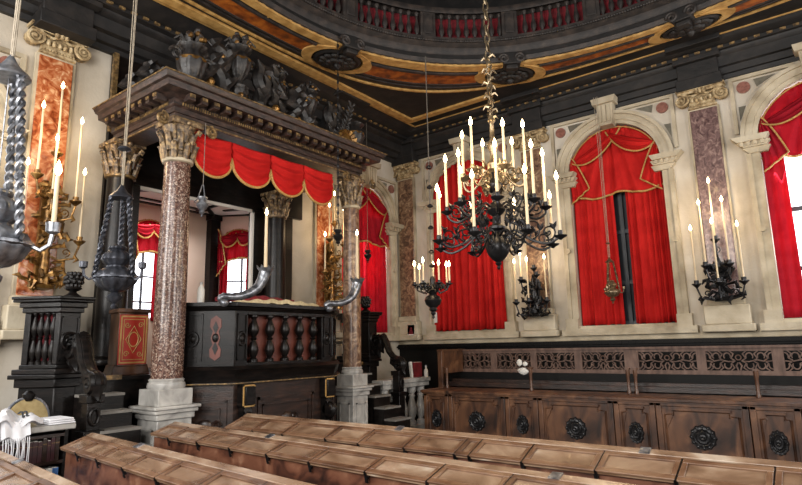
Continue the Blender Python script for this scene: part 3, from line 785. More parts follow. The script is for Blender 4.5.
# seated carved figures / masks of drapery
o = thing('gilt_cartouche', (-5.36, 5.78, CT), 'gilt leaf cartouche at the right of the canopy cornice', 'cartouche')
m = MB(); m.ball((0, 0, .12), (.05, .13, .13), 12)
for i in range(9):
    a = pi * i / 8; m.tube([(0, .1 * cos(a), .1 + .1 * sin(a)), (.04, .18 * cos(a), .1 + .16 * sin(a)), (.02, .22 * cos(a), .1 + .16 * sin(a))], [.035, .035, .01], 5)
m.build('shell', 'antique', o)
MB().ball((.03, .2, .07), (.04, .06, .06), 8).build('rosette', 'porph', o)
m = MB(); pts = [(0, .26 * t - .1, .32 - .5 * (t - .5) * (t - .5) * 0 + (.55 * t * t)) for t in [i / 14 for i in range(15)]]
o = thing('carved_garland', (-5.4, 5.5, CT), 'grey carved leaf garland hanging in a curve near the dark chain lamp', 'garland')
m = MB(); pts = [(.02, .42 * i / 16, .16 + .52 * (i / 16) ** 2.2 - .1 * sin(pi * i / 16)) for i in range(17)]
m.tube(pts, .022, 6)
for i, p in enumerate(pts):
    for s in (-1, 1): m.tube([p, (p[0] + .02, p[1] + .04 * s, p[2] + .05), (p[0], p[1] + .06 * s, p[2] + .09)], [.02, .02, .005], 5)
m.build('leaf', 'lead', o)
# carved relief backdrop on the wall over the canopy
o = thing('carved_crest', (XA + .14, 4.7, CT), 'dark carved relief of leaves filling the wall above the canopy', 'relief carving')
MB().box(-.04, .06, -1.5, 1.5, 0, .36).box(-.04, .05, -.8, .8, .36, .8).build('backboard', 'lead', o, bevel=.03)
m = MB(); rn = random.Random(3)
for i in range(46):
    y = rn.uniform(-1.4, 1.4); z = rn.uniform(.05, .35 if abs(y) > .8 else .8); a = rn.uniform(0, 6.28)
    m.tube([(.05, y, z), (.14, y + .08 * cos(a), z + .08 * sin(a)), (.12, y + .18 * cos(a + .5), z + .18 * sin(a + .5))], [.05, .055, .012], 6)
m.build('acanthus_leaf', 'lead', o)

# ==================================================================== PULPIT
pul = thing('pulpit', (0, 0, 0), 'black wooden pulpit with double balusters and faceted front between the canopy columns', 'pulpit')
PP = [(-5.62, 3.46), (-5.2, 3.84), (-5.2, 5.32), (-5.62, 5.82)]
def psweep(prof, closed=True):
    """prof: (outward offset, z)"""
    pts = [V((*p, 0)) for p in PP]
    dirs = [(pts[i + 1] - pts[i]).normalized() for i in range(3)]
    nr = [V((d.y, -d.x, 0)) for d in dirs]
    off = []
    for i in range(4):
        if i == 0: off.append(nr[0])
        elif i == 3: off.append(nr[2])
        else:
            b = (nr[i - 1] + nr[i]); off.append(b / (b.dot(nr[i])))
    m = MB(); m.quadgrid([[tuple(pts[k] + off[k] * o + V((0, 0, z))) for k in range(4)] for o, z in prof], cv=closed)
    return m
def facet(i):
    a = V((*PP[i], 0)); b = V((*PP[i + 1], 0)); d = (b - a); L = d.length; d.normalize(); n = V((d.y, -d.x, 0))
    fr = M((tuple(d) + (0,), tuple(-n) + (0,), (0, 0, 1, 0), (0, 0, 0, 1))).transposed(); fr.translation = a
    return fr, L     # x along facet, -y outward
psweep([(-.16, 2.06), (.0, 2.06), (.02, 2.08), (.03, 2.1), (.06, 2.11), (.06, 2.15), (-.16, 2.15)]).build('top_rail', 'black', pul)
psweep([(-.16, 1.42), (.0, 1.42), (.03, 1.47), (.05, 1.45), (.07, 1.43), (.05, 1.4), (.03, 1.32), (.06, 1.3), (.06, 1.285), (-.16, 1.285)]).build('ledge', 'black', pul)
psweep([(.055, 1.283), (.066, 1.283), (.066, 1.296), (.055, 1.296)]).build('gilt_fillet', 'gilt', pul)
psweep([(-.16, 0), (.04, 0), (.04, .12), (.0, .14), (.0, 1.29), (-.16, 1.29)]).build('lower_body', 'walnut', pul)
m = MB()
fr, L = facet(1)
m.add(MB().box(.0, .17, -.0, .12, 1.45, 2.07).box(L - .17, L, -.0, .12, 1.45, 2.07).box(.17, L - .17, 0, .1, 1.45, 1.5).box(.17, L - .17, 0, .1, 2.02, 2.07), fr)
for i in (0, 2):
    fr2, L2 = facet(i); m.add(MB().box(0, L2, 0, .12, 1.45, 2.07), fr2)
m.build('parapet', 'black', pul, bevel=.006)
m = MB(); m.add(MB().box(.17, L - .17, .1, .12, 1.48, 2.05), fr); m.build('back_panel', 'rust', pul)
# raised panels with rings / lozenge
m = MB()
def ringp(m, fr, cx, cz, rx, rz_, t=.014, n=24):
    m.add(MB().tube([(cx + rx * cos(2 * pi * k / n), -.008, cz + rz_ * sin(2 * pi * k / n)) for k in range(n)], t, 6, True), fr)
def framep(m, fr, x0, x1, z0, z1, t=.014):
    q = MB()
    for (a, b, c, d) in ((x0, x1, z1 - t, z1), (x0, x1, z0, z0 + t), (x0, x0 + t, z0, z1), (x1 - t, x1, z0, z1)): q.box(a, b, -.015, .005, c, d)
    m.add(q, fr)
fr0, L0 = facet(0); fr2, L2 = facet(2)
for fr_, x0, x1 in ((fr, .025, .15), (fr, L - .15, L - .025), (fr0, .02, L0 * .4), (fr2, .02, L2 * .36), (fr2, L2 * .4, L2 - .03)):
    m = MB(); framep(m, fr_, x0, x1, 1.53, 2.03); ringp(m, fr_, (x0 + x1) / 2, 1.76, min(.055, (x1 - x0) * .4), .07)
    m.add(MB().ball(((x0 + x1) / 2, -.01, 1.76), (.03, .014, .04), 10), fr_)
    m.build('raised_panel', 'black', pul)
m = MB(); cx = L0 * .64
poly = [(.0, .24), (.055, .2), (.06, .12), (.03, .07), (.05, 0), (.03, -.07), (.06, -.12), (.055, -.2), (0, -.24), (-.055, -.2), (-.06, -.12), (-.03, -.07), (-.05, 0), (-.03, .07), (-.06, .12), (-.055, .2)]
m.add(MB().prism([(cx + p[0], 1.77 + p[1]) for p in poly], -.01, .005), fr0); m.build('inlay_panel', 'rust', pul)
m = MB(); m.add(MB().ball((cx, -.012, 1.77), (.035, .015, .05), 10), fr0); m.add(MB().prism([(cx, 1.95), (cx + .03, 1.88), (cx, 1.81), (cx - .03, 1.88)], -.016, 0), fr0); m.add(MB().prism([(cx, 1.73), (cx + .03, 1.66), (cx, 1.59), (cx - .03, 1.66)], -.016, 0), fr0)
m.build('inlay_boss', 'black', pul)
BALP = [(.05, 0), (.05, .03), (.028, .05), (.05, .1), (.058, .14), (.04, .2), (.024, .24), (.04, .26), (.024, .275), (.05, .32), (.06, .36), (.042, .42), (.022, .47), (.03, .49), (.048, .5), (.048, .52)]
bm_ = MB().lathe(BALP, 14).mesh('baluster', 'black')
for k in range(5):
    o = bpy.data.objects.new('baluster', bm_); COL.objects.link(o); o.parent = pul; o.location = fr @ V((.17 + (L - .34) * (k + .5) / 5, .045, 1.5))
# lower stage: panels, gilt framed blocks, consoles
m = MB()
for fr_, L_ in ((fr0, L0), (fr, L), (fr2, L2)):
    a0, b0 = (.06, L_ - .06) if fr_ is not fr else (.32, L_ - .32)
    m = MB(); framep(m, fr_, a0, b0, .2, 1.12, .03); framep(m, fr_, a0 + .07, b0 - .07, .28, 1.04, .016)
    m.add(MB().ball(((a0 + b0) / 2, -.01, .86), (.08, .03, .07), 12), fr_)
    for s in (-1, 1): m.add(MB().tube(spiral(((a0 + b0) / 2 + s * .12, -.01, .86), .05, .01, 1.4, 0, XZ, 16, s), .014, 5), fr_)
    m.build('lower_panel', 'walnut', pul)
for x in (.13, L - .13):
    m = MB(); m.add(MB().box(x - .08, x + .08, -.1, .02, 1.04, 1.27).box(x - .065, x + .065, -.13, -.1, 1.06, 1.25), fr); c = m.build('console', 'black', pul, bevel=.006)
    m = MB(); m.add(MB().tube(spiral((x, -.09, .9), .1, .02, 1.4, pi / 2, ((0, -1, 0), (0, 0, 1)), 20), [.05] * 21, 8), fr)
    m.add(MB().box(x - .06, x + .06, -.07, .02, .55, 1.04), fr); m.add(MB().tube([(x - .06, -.1, .9), (x + .06, -.1, .9)], .07, 10), fr); m.build('scroll', 'black', c)
    m = MB()
    for (a, b, cc, d) in ((x - .08, x + .08, 1.255, 1.27), (x - .08, x + .08, 1.04, 1.055), (x - .08, x - .065, 1.04, 1.27), (x + .065, x + .08, 1.04, 1.27)): m.add(MB().box(a, b, -.106, -.098, cc, d), fr)
    m.build('gilt_frame', 'gold', c)
# reading table on the platform, cloth, cushion
tb = thing('reading_table', (-5.72, 4.6, 1.4), 'dark reading table behind the pulpit parapet under a cream cloth', 'table')
MB().box(-.22, .2, -.6, .75, .7, .75).build('table_top', 'black', tb)
for sx in (-.18, .16):
    for sy in (-.55, .7): MB().cb((sx, sy, .35), (.06, .06, .7)).build('leg', 'black', tb)
cl = thing('table_cloth', (-5.72, 4.6, 2.15), 'cream damask cloth laid over the reading table above the balusters', 'cloth')
rows = [[(-.26 + .52 * j / 8, -.5 + 1.25 * i / 26, .05 + .035 * sin(pi * i / 26) + .012 * sin(i * 1.3 + j)) for i in range(27)] for j in range(9)]
m = MB(); m.slab(rows, (0, 0, -.05)); m.build('fabric', 'cream', cl)
rc = thing('crimson_cover', (-5.86, 4.62, 2.24), 'crimson velvet cover folded along the back of the cream cloth', 'cloth')
rows = [[(-.14 + .2 * j / 6, -.5 + 1.1 * i / 20, .035 + .045 * sin(pi * i / 20) * sin(pi * j / 6) + .01 * sin(i * 1.7)) for i in range(21)] for j in range(7)]
m = MB(); m.slab(rows, (0, 0, -.05)); m.build('fabric', 'darkred', rc)
bt = thing('white_bottle', (-5.5, 3.6, 2.15), 'small white bottle standing on the left corner of the pulpit rail', 'bottle')
MB().lathe([(.035, 0), (.038, .01), (.038, .14), (.03, .17), (.014, .19), (.014, .2)], 14).build('body', 'paper', bt); MB().lathe([(.016, .2), (.016, .225), (.012, .23)], 12).build('cap', 'white', bt)

# silver horn candle holders
CAND = []
def flame_mesh():
    return MB().lathe([(.005, 0), (.015, .014), (.0185, .03), (.012, .055), (.001, .085)], 10).mesh('flame', 'flame')
FLM = flame_mesh(); WXM = {}
def candle(loc, ln, label, group=None, r=.0115):
    k = (round(ln, 3), r)
    if k not in WXM: WXM[k] = MB().lathe([(r * 1.15, 0), (r * 1.1, ln * .3), (r * .95, ln * .99), (r * .6, ln)], 10).mesh('wax', 'wax')
    o = thing('lit_candle', loc, label, 'candle', group)
    w = bpy.data.objects.new('wax', WXM[k]); COL.objects.link(w); w.parent = o
    f = bpy.data.objects.new('flame', FLM); COL.objects.link(f); f.parent = o; f.location = (0, 0, ln + .004)
    CAND.append(o); return o
def horn(loc, rz, label):
    o = thing('horn_candle_holder', loc, label, 'candle holder', None, rz)
    P = [(-.02, 0, .0), (-.06, 0, .02), (-.07, 0, .05), (-.03, 0, .07), (.06, 0, .065), (.16, 0, .075), (.26, 0, .11), (.34, 0, .17), (.39, 0, .25), (.42, 0, .34)]
    P = [tuple(V(P[i]).lerp(V(P[min(i + 1, 9)]), t)) for i in range(9) for t in (0, .33, .66)] + [P[-1]]
    n = len(P); m = MB(); m.tube(P, [.022 + .045 * (i / n) ** 1.3 + .004 * (i % 2) for i in range(n)], 10); m.build('horn', 'silver', o)
    m = MB(); q = 24; rows = []
    for r, z in ((.055, .31), (.07, .36), (.095, .4), (.085, .4), (.05, .36)):
        rows.append([(.425 + (r * (1 + .12 * cos(8 * 2 * pi * i / q) * (r > .08))) * cos(2 * pi * i / q), r * sin(2 * pi * i / q), z + (.02 * cos(8 * 2 * pi * i / q) if r > .08 else 0)) for i in range(q)])
    m.quadgrid(rows, cu=True); m.build('flared_mouth', 'silver', o)
    MB().ball((-.02, 0, -.0), (.05, .05, .045), 10).build('mount', 'silver', o)
    return o
horn((-5.1, 3.64, 2.13), rad(72), 'silver horn shaped candle holder on the left of the pulpit rail')
candle((-5.1 + .425 * cos(rad(72)), 3.64 + .425 * sin(rad(72)), 2.5), .62, 'tall lit candle in the left silver horn on the pulpit', r=.018)
horn((-5.12, 5.22, 2.13), rad(78), 'silver horn shaped candle holder on the right of the pulpit rail')
candle((-5.12 + .425 * cos(rad(78)), 5.22 + .425 * sin(rad(78)), 2.5), .62, 'tall lit candle in the right silver horn before the canopy column', r=.018)

# red painted stand on the platform
rs = thing('reading_stand', (-6.22, 3.2, 1.4), 'red panelled wooden stand with gold arabesque between the rear and front left columns', 'stand', None, rad(-8))
rs.scale = (1, 1, 1.1)
MB().box(-.15, .13, -.155, .155, .08, .6).box(-.17, .145, -.17, .17, .6, .64).prism([(-.17, .1), (-.2, 0), (.2, 0), (.17, .1)], -.15, .125, 'x').build('cabinet', 'stallw', rs, bevel=.008)
MB().box(.13, .14, -.15, .15, .1, .58).build('front_panel', 'redpaint', rs)
m = MB()
for (y0, y1, z0, z1) in ((-.14, .14, .555, .57), (-.14, .14, .11, .125), (-.14, -.125, .11, .57), (.125, .14, .11, .57), (-.11, .11, .53, .538), (-.11, .11, .142, .15), (-.11, -.102, .142, .538), (.102, .11, .142, .538)): m.box(.139, .146, y0, y1, z0, z1)
m.tube([(.143, .08 * cos(2 * pi * k / 4), .34 + .13 * sin(2 * pi * k / 4)) for k in range(4)], .006, 5, True)
m.tube([(.143, .05 * cos(2 * pi * k / 16), .34 + .07 * sin(2 * pi * k / 16)) for k in range(16)], .006, 5, True)
for sy in (-1, 1):
    for sz in (-1, 1): m.tube(spiral((.143, sy * .07, .34 + sz * .14), .03, .006, 1.3, 0, YZ, 14, sy * sz), .005, 5)
m.build('gilt_arabesque', 'gold', rs)

# ==================================================================== STAIRS
def staircase(loc_y, label, w=.4):
    o = thing('staircase', (-5.9, loc_y, 0), label, 'stairs')
    for k in range(7):
        z = 1.4 - (k + 1) * .15; x = .18 * k
        if z < .1: break
        MB().box(x - .02, x + .18, -w / 2, w / 2, 0, z - .025).build('riser', 'black', o)
        MB().box(x - .02, x + .2, -w / 2, w / 2, z - .025, z).build('tread', 'tread', o)
    return o
staircase(2.74, 'dark steps with pale nosings left of the front left column', .38)
staircase(6.52, 'dark steps with pale nosings right of the front right column', .36)
# balustraded piers
def finial(loc, label, s=1):
    o = thing('carved_finial', loc, label, 'finial')
    MB().lathe([(.075, 0), (.08, .02), (.045, .04), (.03, .06), (.075, .085), (.08, .1)], 16).build('base', 'black', o)
    m = MB(); m.ball((0, 0, .175), (.075, .075, .085), 12)
    for j in range(4):
        for i in range(9):
            a = 2 * pi * (i + .5 * (j % 2)) / 9; q = -.8 + .55 * j
            m.ball((.076 * cos(q) * cos(a), .076 * cos(q) * sin(a), .175 + .08 * sin(q)), (.023, .023, .026), 6)
    m.build('bud', 'black', o); o.scale = (s, s, s)
def poly_off(P, o):
    n = len(P); ar = sum(P[i][0] * P[(i + 1) % n][1] - P[(i + 1) % n][0] * P[i][1] for i in range(n)); sg = 1 if ar > 0 else -1
    out = []
    for i in range(n):
        p, q, r = V(P[i - 1]), V(P[i]), V(P[(i + 1) % n])
        d1 = (q - p).normalized(); d2 = (r - q).normalized()
        n1 = V((d1.y, -d1.x)) * sg; n2 = V((d2.y, -d2.x)) * sg; bb = n1 + n2
        out.append(tuple(q + bb / bb.dot(n1) * o))
    return out
def side_balustrade(y, sg, label, fl):
    o = thing('stair_balustrade', (0, y, 0), label, 'balustrade')
    A, B, C_ = (-6.22, sg * .2), (-5.93, 0), (-5.93, -sg * .19)
    P = [A, B, C_, (-6.5, -sg * .19)]
    def st(m, off, z0, z1): m.prism(poly_off(P, off), z0, z1, 'z'); return m
    m = MB(); st(m, .01, 1.5, 1.54); st(m, .05, 1.45, 1.5); st(m, .07, 1.41, 1.45); st(m, .03, 1.33, 1.41); st(m, 0, 0, 1.33); m.build('base', 'black', o, bevel=.008)
    m = MB(); st(m, .02, 2.03, 2.08); st(m, .04, 2.08, 2.13); st(m, .08, 2.13, 2.155); st(m, .09, 2.155, 2.185); m.build('top_rail', 'black', o, bevel=.008)
    a, b, c = V(A), V(B), V(C_); d = (b - a).normalized(); L = (b - a).length; nn = V((d.y, -d.x)) * (-sg)
    if nn.dot(V((0, sg))) < 0: nn = -nn
    m = MB(); m.prism([tuple(b - d * .05), tuple(b), tuple(c), (c.x - .24, c.y)], 1.54, 2.03, 'z'); m.prism([tuple(a), tuple(a + d * .06), tuple(a + d * .05 - nn * .12), tuple(a - nn * .12)], 1.54, 2.03, 'z')
    m.build('pier', 'black', o, bevel=.006)
    m = MB(); yc = -sg * .095; xf = -5.93
    m.tube([(xf + .008, yc + .07 * cos(2 * pi * k / 20), 1.76 + .075 * sin(2 * pi * k / 20)) for k in range(20)], .016, 6, True); m.ball((xf + .005, yc, 1.76), (.02, .035, .035), 10)
    for (p, q, r, s_) in ((-.08, .08, 1.98, 1.995), (-.08, .08, 1.57, 1.585), (-.08, -.065, 1.57, 1.995), (.065, .08, 1.57, 1.995)): m.box(xf - .002, xf + .012, yc + p, yc + q, r, s_)
    m.build('rosette', 'black', o)
    MB().prism([tuple(a + d * .03 - nn * .1), tuple(b - d * .07 - nn * .1), tuple(b - d * .07 - nn * .12), tuple(a + d * .03 - nn * .12)], 1.54, 2.03, 'z').build('red_lining', 'darkred', o)
    for k in range(4):
        q = bpy.data.objects.new('baluster', bm_); COL.objects.link(q); q.parent = o; p = a + d * (.05 + (L - .1) * (k + .5) / 4) - nn * .04; q.location = (p.x, p.y, 1.535); q.scale = (.62, .62, .97)
    finial((-6.04, y - sg * .14, 2.185), fl)
    return o
side_balustrade(2.37, -1, 'black balustrade with red lined balusters at far left beside the steps', 'black pineapple finial on the left balustrade, before the cream wall')
side_balustrade(7.1, 1, 'black balustrade pier right of the canopy, before the glowing red curtain', 'black pineapple finial on the right balustrade, before the red curtain')
def handrail(y, label, ex=.0):
    o = thing('stair_handrail', (0, y, 0), label, 'handrail')
    pts = spiral((-5.84, 0, 1.72), .03, .13, 1.1, pi * 1.2, XZ, 20, -1)
    q = pts[-1]
    end = [(-5.72, 0, 1.8), (-5.66, 0, 1.68), (-5.61, 0, 1.56), (-5.53, 0, 1.47), (-5.45, 0, 1.44)]
    c = (-5.42, 0, 1.36)
    tail = spiral(c, .085, .02, 1.3, pi * .6, XZ, 18, -1)
    P = pts + end + tail
    m = MB(); N = len(P)
    for dy in (-.045, .045): m.tube([(p[0], dy, p[2]) for p in P], .03, 6)
    m.tube(P, .05, 8); m.build('rail', 'black', o)
    m = MB()
    for i in range(6, N - 14, 3):
        p = P[i]; m.tube([(p[0], 0, p[2]), (p[0] - .02, .0, p[2] - .09), (p[0] + .03, 0, p[2] - .15)], [.06, .05, .012], 6)
    m.build('acanthus_leaf', 'black', o)
    m = MB(); m.box(-5.52, -5.38, -.07, .07, 0, .9); m.box(-5.54, -5.36, -.09, .09, .9, .96); m.box(-5.51, -5.39, -.06, .06, .96, 1.2); m.box(-5.53, -5.37, -.08, .08, 1.2, 1.27)
    m.tube([(-5.376, .04 * cos(2 * pi * k / 14), 1.08 + .07 * sin(2 * pi * k / 14)) for k in range(14)], .014, 5, True)
    m.box(-5.9, -5.5, -.035, .035, 0, .8)
    m.build('newel_post', 'black', o, bevel=.006)
handrail(2.5, 'black carved handrail scrolling down to a newel post at the left steps')
handrail(7.02, 'black carved handrail sweeping down to a newel post at the right steps')
# white marble balustrade on the right
mb = thing('marble_balustrade', (-5.66, 6.8, 0), 'short white marble balustrade between the right steps and the carved stalls', 'balustrade')
MB().box(-.1, .1, .0, 1.2, .99, 1.06).box(-.12, .12, -.02, 1.22, 1.06, 1.13).build('rail', 'white', mb, bevel=.01)
MB().box(-.1, .1, 0, 1.2, .3, .39).box(-.14, .14, -.02, 1.22, 0, .3).build('plinth', 'white', mb, bevel=.01)
mbb = MB().lathe([(.07, 0), (.07, .05), (.04, .08), (.085, .2), (.08, .27), (.04, .42), (.055, .46), (.04, .48), (.07, .53), (.07, .6)], 14).mesh('baluster', 'white')
for k in range(5):
    q = bpy.data.objects.new('baluster', mbb); COL.objects.link(q); q.parent = mb; q.location = (0, .12 + .24 * k, .39)

# =================================================================== STALLS
BND = [-5.1, -4.66, -3.75, -3.27, -2.3, -1.82, -.88, -.42, .5, 1.0]
YS = 7.2
ordn = ['first', 'second', 'third', 'fourth', 'fifth', 'sixth', 'seventh', 'eighth', 'ninth']
for i in range(9):
    a, b = BND[i], BND[i + 1]; wide = i % 2 == 1; c = (a + b) / 2; w = b - a
    o = thing('choir_stall_front', (c, YS, 0), ('wide carved stall front with round boss, ' if wide else 'narrow carved stall front with oval boss, ') + ordn[i] + ' panel from the left', 'stall', 'carved stall fronts along the wall')
    MB().box(-w / 2 + .004, w / 2 - .004, 0, .06, 0, .95).build('panel', 'stallw', o)
    m = MB()
    for s in (-1, 1): m.box(s * (w / 2 - .035) - .03, s * (w / 2 - .035) + .03, -.02, .03, 0, .95)
    m.box(-w / 2 + .004, w / 2 - .004, -.02, .03, .9, .95); m.box(-w / 2 + .004, w / 2 - .004, -.03, .03, 0, .12)
    m.build('frame', 'stallw', o, bevel=.005)
    m = MB(); e = w / 2 - .1; st = .09 if wide else .05; z1 = .86; z0 = .2
    P = [(-e + st, z1), (e - st, z1), (e - st, z1 - .05), (e, z1 - .05), (e, z0), (-e, z0), (-e, z1 - .05), (-e + st, z1 - .05)]
    m.tube([(p[0], -.004, p[1]) for p in P], .014, 4, True)
    m.box(-e + st - .02, e - st + .02, -.035, 0, z1, z1 + .025)
    for s in (-1, 1): m.prism([(s * (e - st), z1 - .04), (s * (e - .01), z1 - .06), (s * (e - .01), z1 - .2), (s * (e - st * .6), z1 - .12)], -.014, 0)
    m.build('raised_moulding', 'stallw', o)
    m = MB(); rx, rz = (.135, .135) if wide else (.088, .125)
    q = MB().lathe([(0, .035), (.02, .045), (.035, .04), (.04, .028), (.06, .03), (.075, .02), (.09, .028), (.105, .02), (.125, .022), (.135, .0)], 24, flute=12, fk=.05)
    for k in range(12): q.ball((.112 * cos(2 * pi * k / 12), .112 * sin(2 * pi * k / 12), .018), .018, 6)
    m.add(q, M.Translation((0, 0, .58)) @ M.Diagonal((rx / .135, 1, rz / .135, 1)) @ M.Rotation(pi / 2, 4, 'X'))
    m.build('carved_boss', 'iron', o)
lg = thing('stall_ledge', (-2, YS, 0), 'long walnut reading ledge running along the top of the carved stall fronts', 'ledge')
MB().box(-3.14, 3.0, -.05, .62, .95, .985).build('shelf', 'stallw', lg, bevel=.006); MB().box(-3.12, 3.0, -.035, .03, .935, .952).build('edge_moulding', 'stallw', lg)
sb = thing('wall_bench', (-2, 7.9, 0), 'dark walnut seat bench in the gap behind the stall ledge', 'bench')
MB().box(-3.1, 3.0, -.06, .34, 1.0, 1.06).build('seat', 'walnut', sb); MB().box(-3.1, 3.0, .2, .34, 0, 1.0).build('riser', 'walnut', sb)
MB().box(-3.1, 3.0, .33, .4, 1.06, 1.2).build('back_board', 'dado', sb)  # near-black: the shade of the gap is put into its colour
MB().box(-3.1, 3.0, .1, .2, 1.06, 1.1).build('cushion_rail', 'walnut', sb)
for k, (x, z) in enumerate(((-3.55, .0), (-2.22, .0), (-2.13, 0), (-.82, 0), (-5.06, 0), (-4.98, 0))):
    p = thing('stall_post', (x, 7.62 if k < 4 else 7.66, .985), ('slim turned post on the stall ledge, ' + ['second divider from the left', 'left of the close pair in the middle', 'right of the close pair in the middle', 'nearest the right edge', 'front one at the left end', 'beside the end enclosure'][k]), 'post')
    MB().lathe([(.026, 0), (.026, .03), (.018, .05), (.02, .2), (.026, .24), (.026, .3)], 10).build('shaft', 'stallw', p)
    MB().cb((0, 0, .31), (.06, .06, .02)).build('cap', 'stallw', p)
# openwork backs
GR = [(-5.05, -4.53), (-4.42, -3.84), (-3.74, -3.15), (-3.04, -2.44), (-2.25, -1.53), (-1.42, -.7), (-.58, .12), (.24, .9)]
gb = thing('openwork_screen', (-5.1, 8.3, 0), 'long faded walnut openwork screen of pierced scroll panels on the stall backs', 'screen')
ed = [-5.1] + [v for g in GR for v in g] + [1.1]
m = MB(); m.box(0, 6.2, -.03, .02, 1.21, 1.252); m.box(0, 6.2, -.03, .02, 1.492, 1.53); m.box(-.02, 6.2, -.06, .04, 1.53, 1.56); m.box(-.01, 6.2, -.045, .03, 1.19, 1.21)
for k in range(0, len(ed), 2): m.box(ed[k] + 5.1, ed[k + 1] + 5.1, -.03, .02, 1.252, 1.492)
m.build('frame', 'grillew', gb)
for a, b in GR:
    w = b - a; c = (a + b) / 2 + 5.1; h = .205; zc = 1.3725
    m = MB(); f = w / 2
    def flat(pts, wd):
        pts = [V((p[0], 0, p[1])) for p in pts]
        L1, L2 = [], []
        for i, p in enumerate(pts):
            d = (pts[min(i + 1, len(pts) - 1)] - pts[max(i - 1, 0)]).normalized(); nn = V((-d.z, 0, d.x)); q = wd * (.55 + .45 * sin(pi * (i + .3) / len(pts)))
            L1.append(p + nn * q); L2.append(p - nn * q)
        m.quadgrid([[(c + p.x, y, zc + p.z) for p in L] for L, y in ((L1, -.02), (L2, -.02), (L2, .01), (L1, .01))], cv=True)
    m.tube([(c + .03 * cos(2 * pi * k / 14), -.005, zc + .04 + .03 * sin(2 * pi * k / 14)) for k in range(14)], .0085, 5, True)
    for s in (-1, 1):
        for zz in (-1, 1):
            for q in (.28, .62, .93):
                cx = s * f * q
                flat([(cx + s * .02 + .038 * cos(t) * s, zz * .055 + .043 * sin(t) * zz) for t in [(-.6 + 4.2 * i / 10) for i in range(11)]], .0075)
                flat([(cx - s * .06, zz * .005), (cx - s * .02, zz * .03), (cx - s * .05, zz * .085), (cx - s * .01, zz * .121)], .0085)
        flat([(s * .03, .0), (s * f * .3, -.01), (s * f * .55, .012), (s * f * .8, -.008), (s * f, .0)], .007)
        flat([(s * .005, -.02), (s * .03, -.06), (s * .01, -.121)], .009)
    m.build('pierced_panel', 'grillew', gb)
# end enclosure at the left
en = thing('stall_end', (-5.08, 7.3, 0), 'boarded walnut end enclosure of the stalls beside the marble balustrade', 'stall')
MB().box(-.03, .03, 0, 1.0, 0, .99).box(-.03, .03, .35, 1.0, 1.2, 1.55).box(-.04, .04, .32, .38, .95, 1.56).build('side_panel', 'stallw', en, bevel=.006)
m = MB()
for k in range(5): m.box(-.04, .035, .42 + .13 * k, .43 + .13 * k, 1.21, 1.54)
m.box(-.05, .05, .32, 1.02, 1.54, 1.57); m.build('board_moulding', 'stallw', en)
pp = thing('crumpled_bag', (-3.95, 8.22, 1.22), 'crumpled white paper bag stuck on the second openwork panel', 'bag')
m = MB(); rn = random.Random(5); m.ball((0, 0, 0), (.09, .04, .05), 10); m.v = [(x * rn.uniform(.75, 1.2), y * rn.uniform(.75, 1.2), z * rn.uniform(.8, 1.2)) for x, y, z in m.v]; m.build('pouch', 'paper', pp)
m = MB(); m.ball((-.05, -.005, .13), (.045, .025, .055), 9); m.ball((.04, -.005, .11), (.04, .025, .035), 9); m.v = [(x * rn.uniform(.9, 1.1), y, z * rn.uniform(.97, 1.03)) for x, y, z in m.v]; m.build('crumpled_top', 'paper', pp)

# ============================================================ FOREGROUND DESKS
def desk(y, x0, x1, ze, zr, wd, cuts, label, yaw=0, seed=0):
    o = thing('reading_desk', (x0, y, 0), label, 'desk', None, rad(yaw))
    MB().box(.02, x1 - x0, .015, .045, 0, ze - .01).build('front_board', 'deskf', o)
    MB().box(.02, .05, .045, wd - .01, 0, ze - .0).box(.02, x1 - x0, wd - .03, wd, 0, zr - .03).build('carcass', 'deskf', o)
    sl = atan2(zr - ze, wd); Ls = sqrt(wd * wd + (zr - ze) ** 2)
    fr = M.Translation((0, -.015, ze - .0)) @ M.Rotation(sl, 4, 'X')
    rn = random.Random(seed)
    cs = [x0] + cuts + [x1]
    for k in range(len(cs) - 1):
        a, b = cs[k] - x0, cs[k + 1] - x0
        fr_ = fr @ M.Translation((0, rn.uniform(-.008, .008), rn.uniform(-.002, .003)))
        m = MB(); w2 = .035
        m.add(MB().box(a + .003, b - .003, 0, Ls - .05, 0, .014), fr_)
        lid = m.build('lid', 'deskt', o)
        m = MB()
        for bb in ((a + .003, b - .003, -.004, .04, .012, .026), (a + .003, b - .003, Ls - .09, Ls - .05, .012, .026), (a + .003, a + w2, .04, Ls - .09, .012, .026), (b - w2, b - .003, .04, Ls - .09, .012, .026)): m.add(MB().box(*bb), fr_)
        m.build('lid_frame', 'lidframe', lid, bevel=.004)
        if k: q = MB(); q.add(MB().box(a - .006, a + .006, -.008, Ls - .05, .0, .025), fr_); q.build('lid_gap', 'black', o)
        h = MB(); h.add(MB().box(a - .01, a + .012, -.006, .012, -.03, .02).box(a - .008, a + .01, -.008, .0, -.05, -.025), fr_)
        if k: h.build('iron_hinge', 'iron', o)
    m = MB(); m.add(MB().box(0, x1 - x0, Ls - .048, Ls + .01, 0, .03), fr); m.build('ridge_rail', 'deskt', o, bevel=.005)
    for k in range(len(cs) - 1):
        if (k + seed) % 5 == 0:
            m = MB(); m.add(MB().box(cs[k] - x0 + .2, cs[k] - x0 + .26, Ls - .05, Ls + .012, .03, .036), fr); m.build('metal_strip', 'silver', o)
    return o
desk(3.5, -4.82, 1.4, .89, .985, .25, [-4.41, -3.99, -3.46, -3.09, -2.65, -2.21, -2.09, -1.7, -1.24, -.8, -.36, -.2, .3, .8], 'farthest of the four worn reading desks, its left end in front of the pulpit', yaw=-.6, seed=1)
desk(2.95, -5.2, 1.4, .87, .945, .24, [-4.85, -4.39, -3.91, -3.43, -2.96, -2.43, -1.95, -1.5, -1.0, -.5, 0, .5], 'second farthest worn reading desk, its left end below the white column pedestal', yaw=-3.0, seed=2)
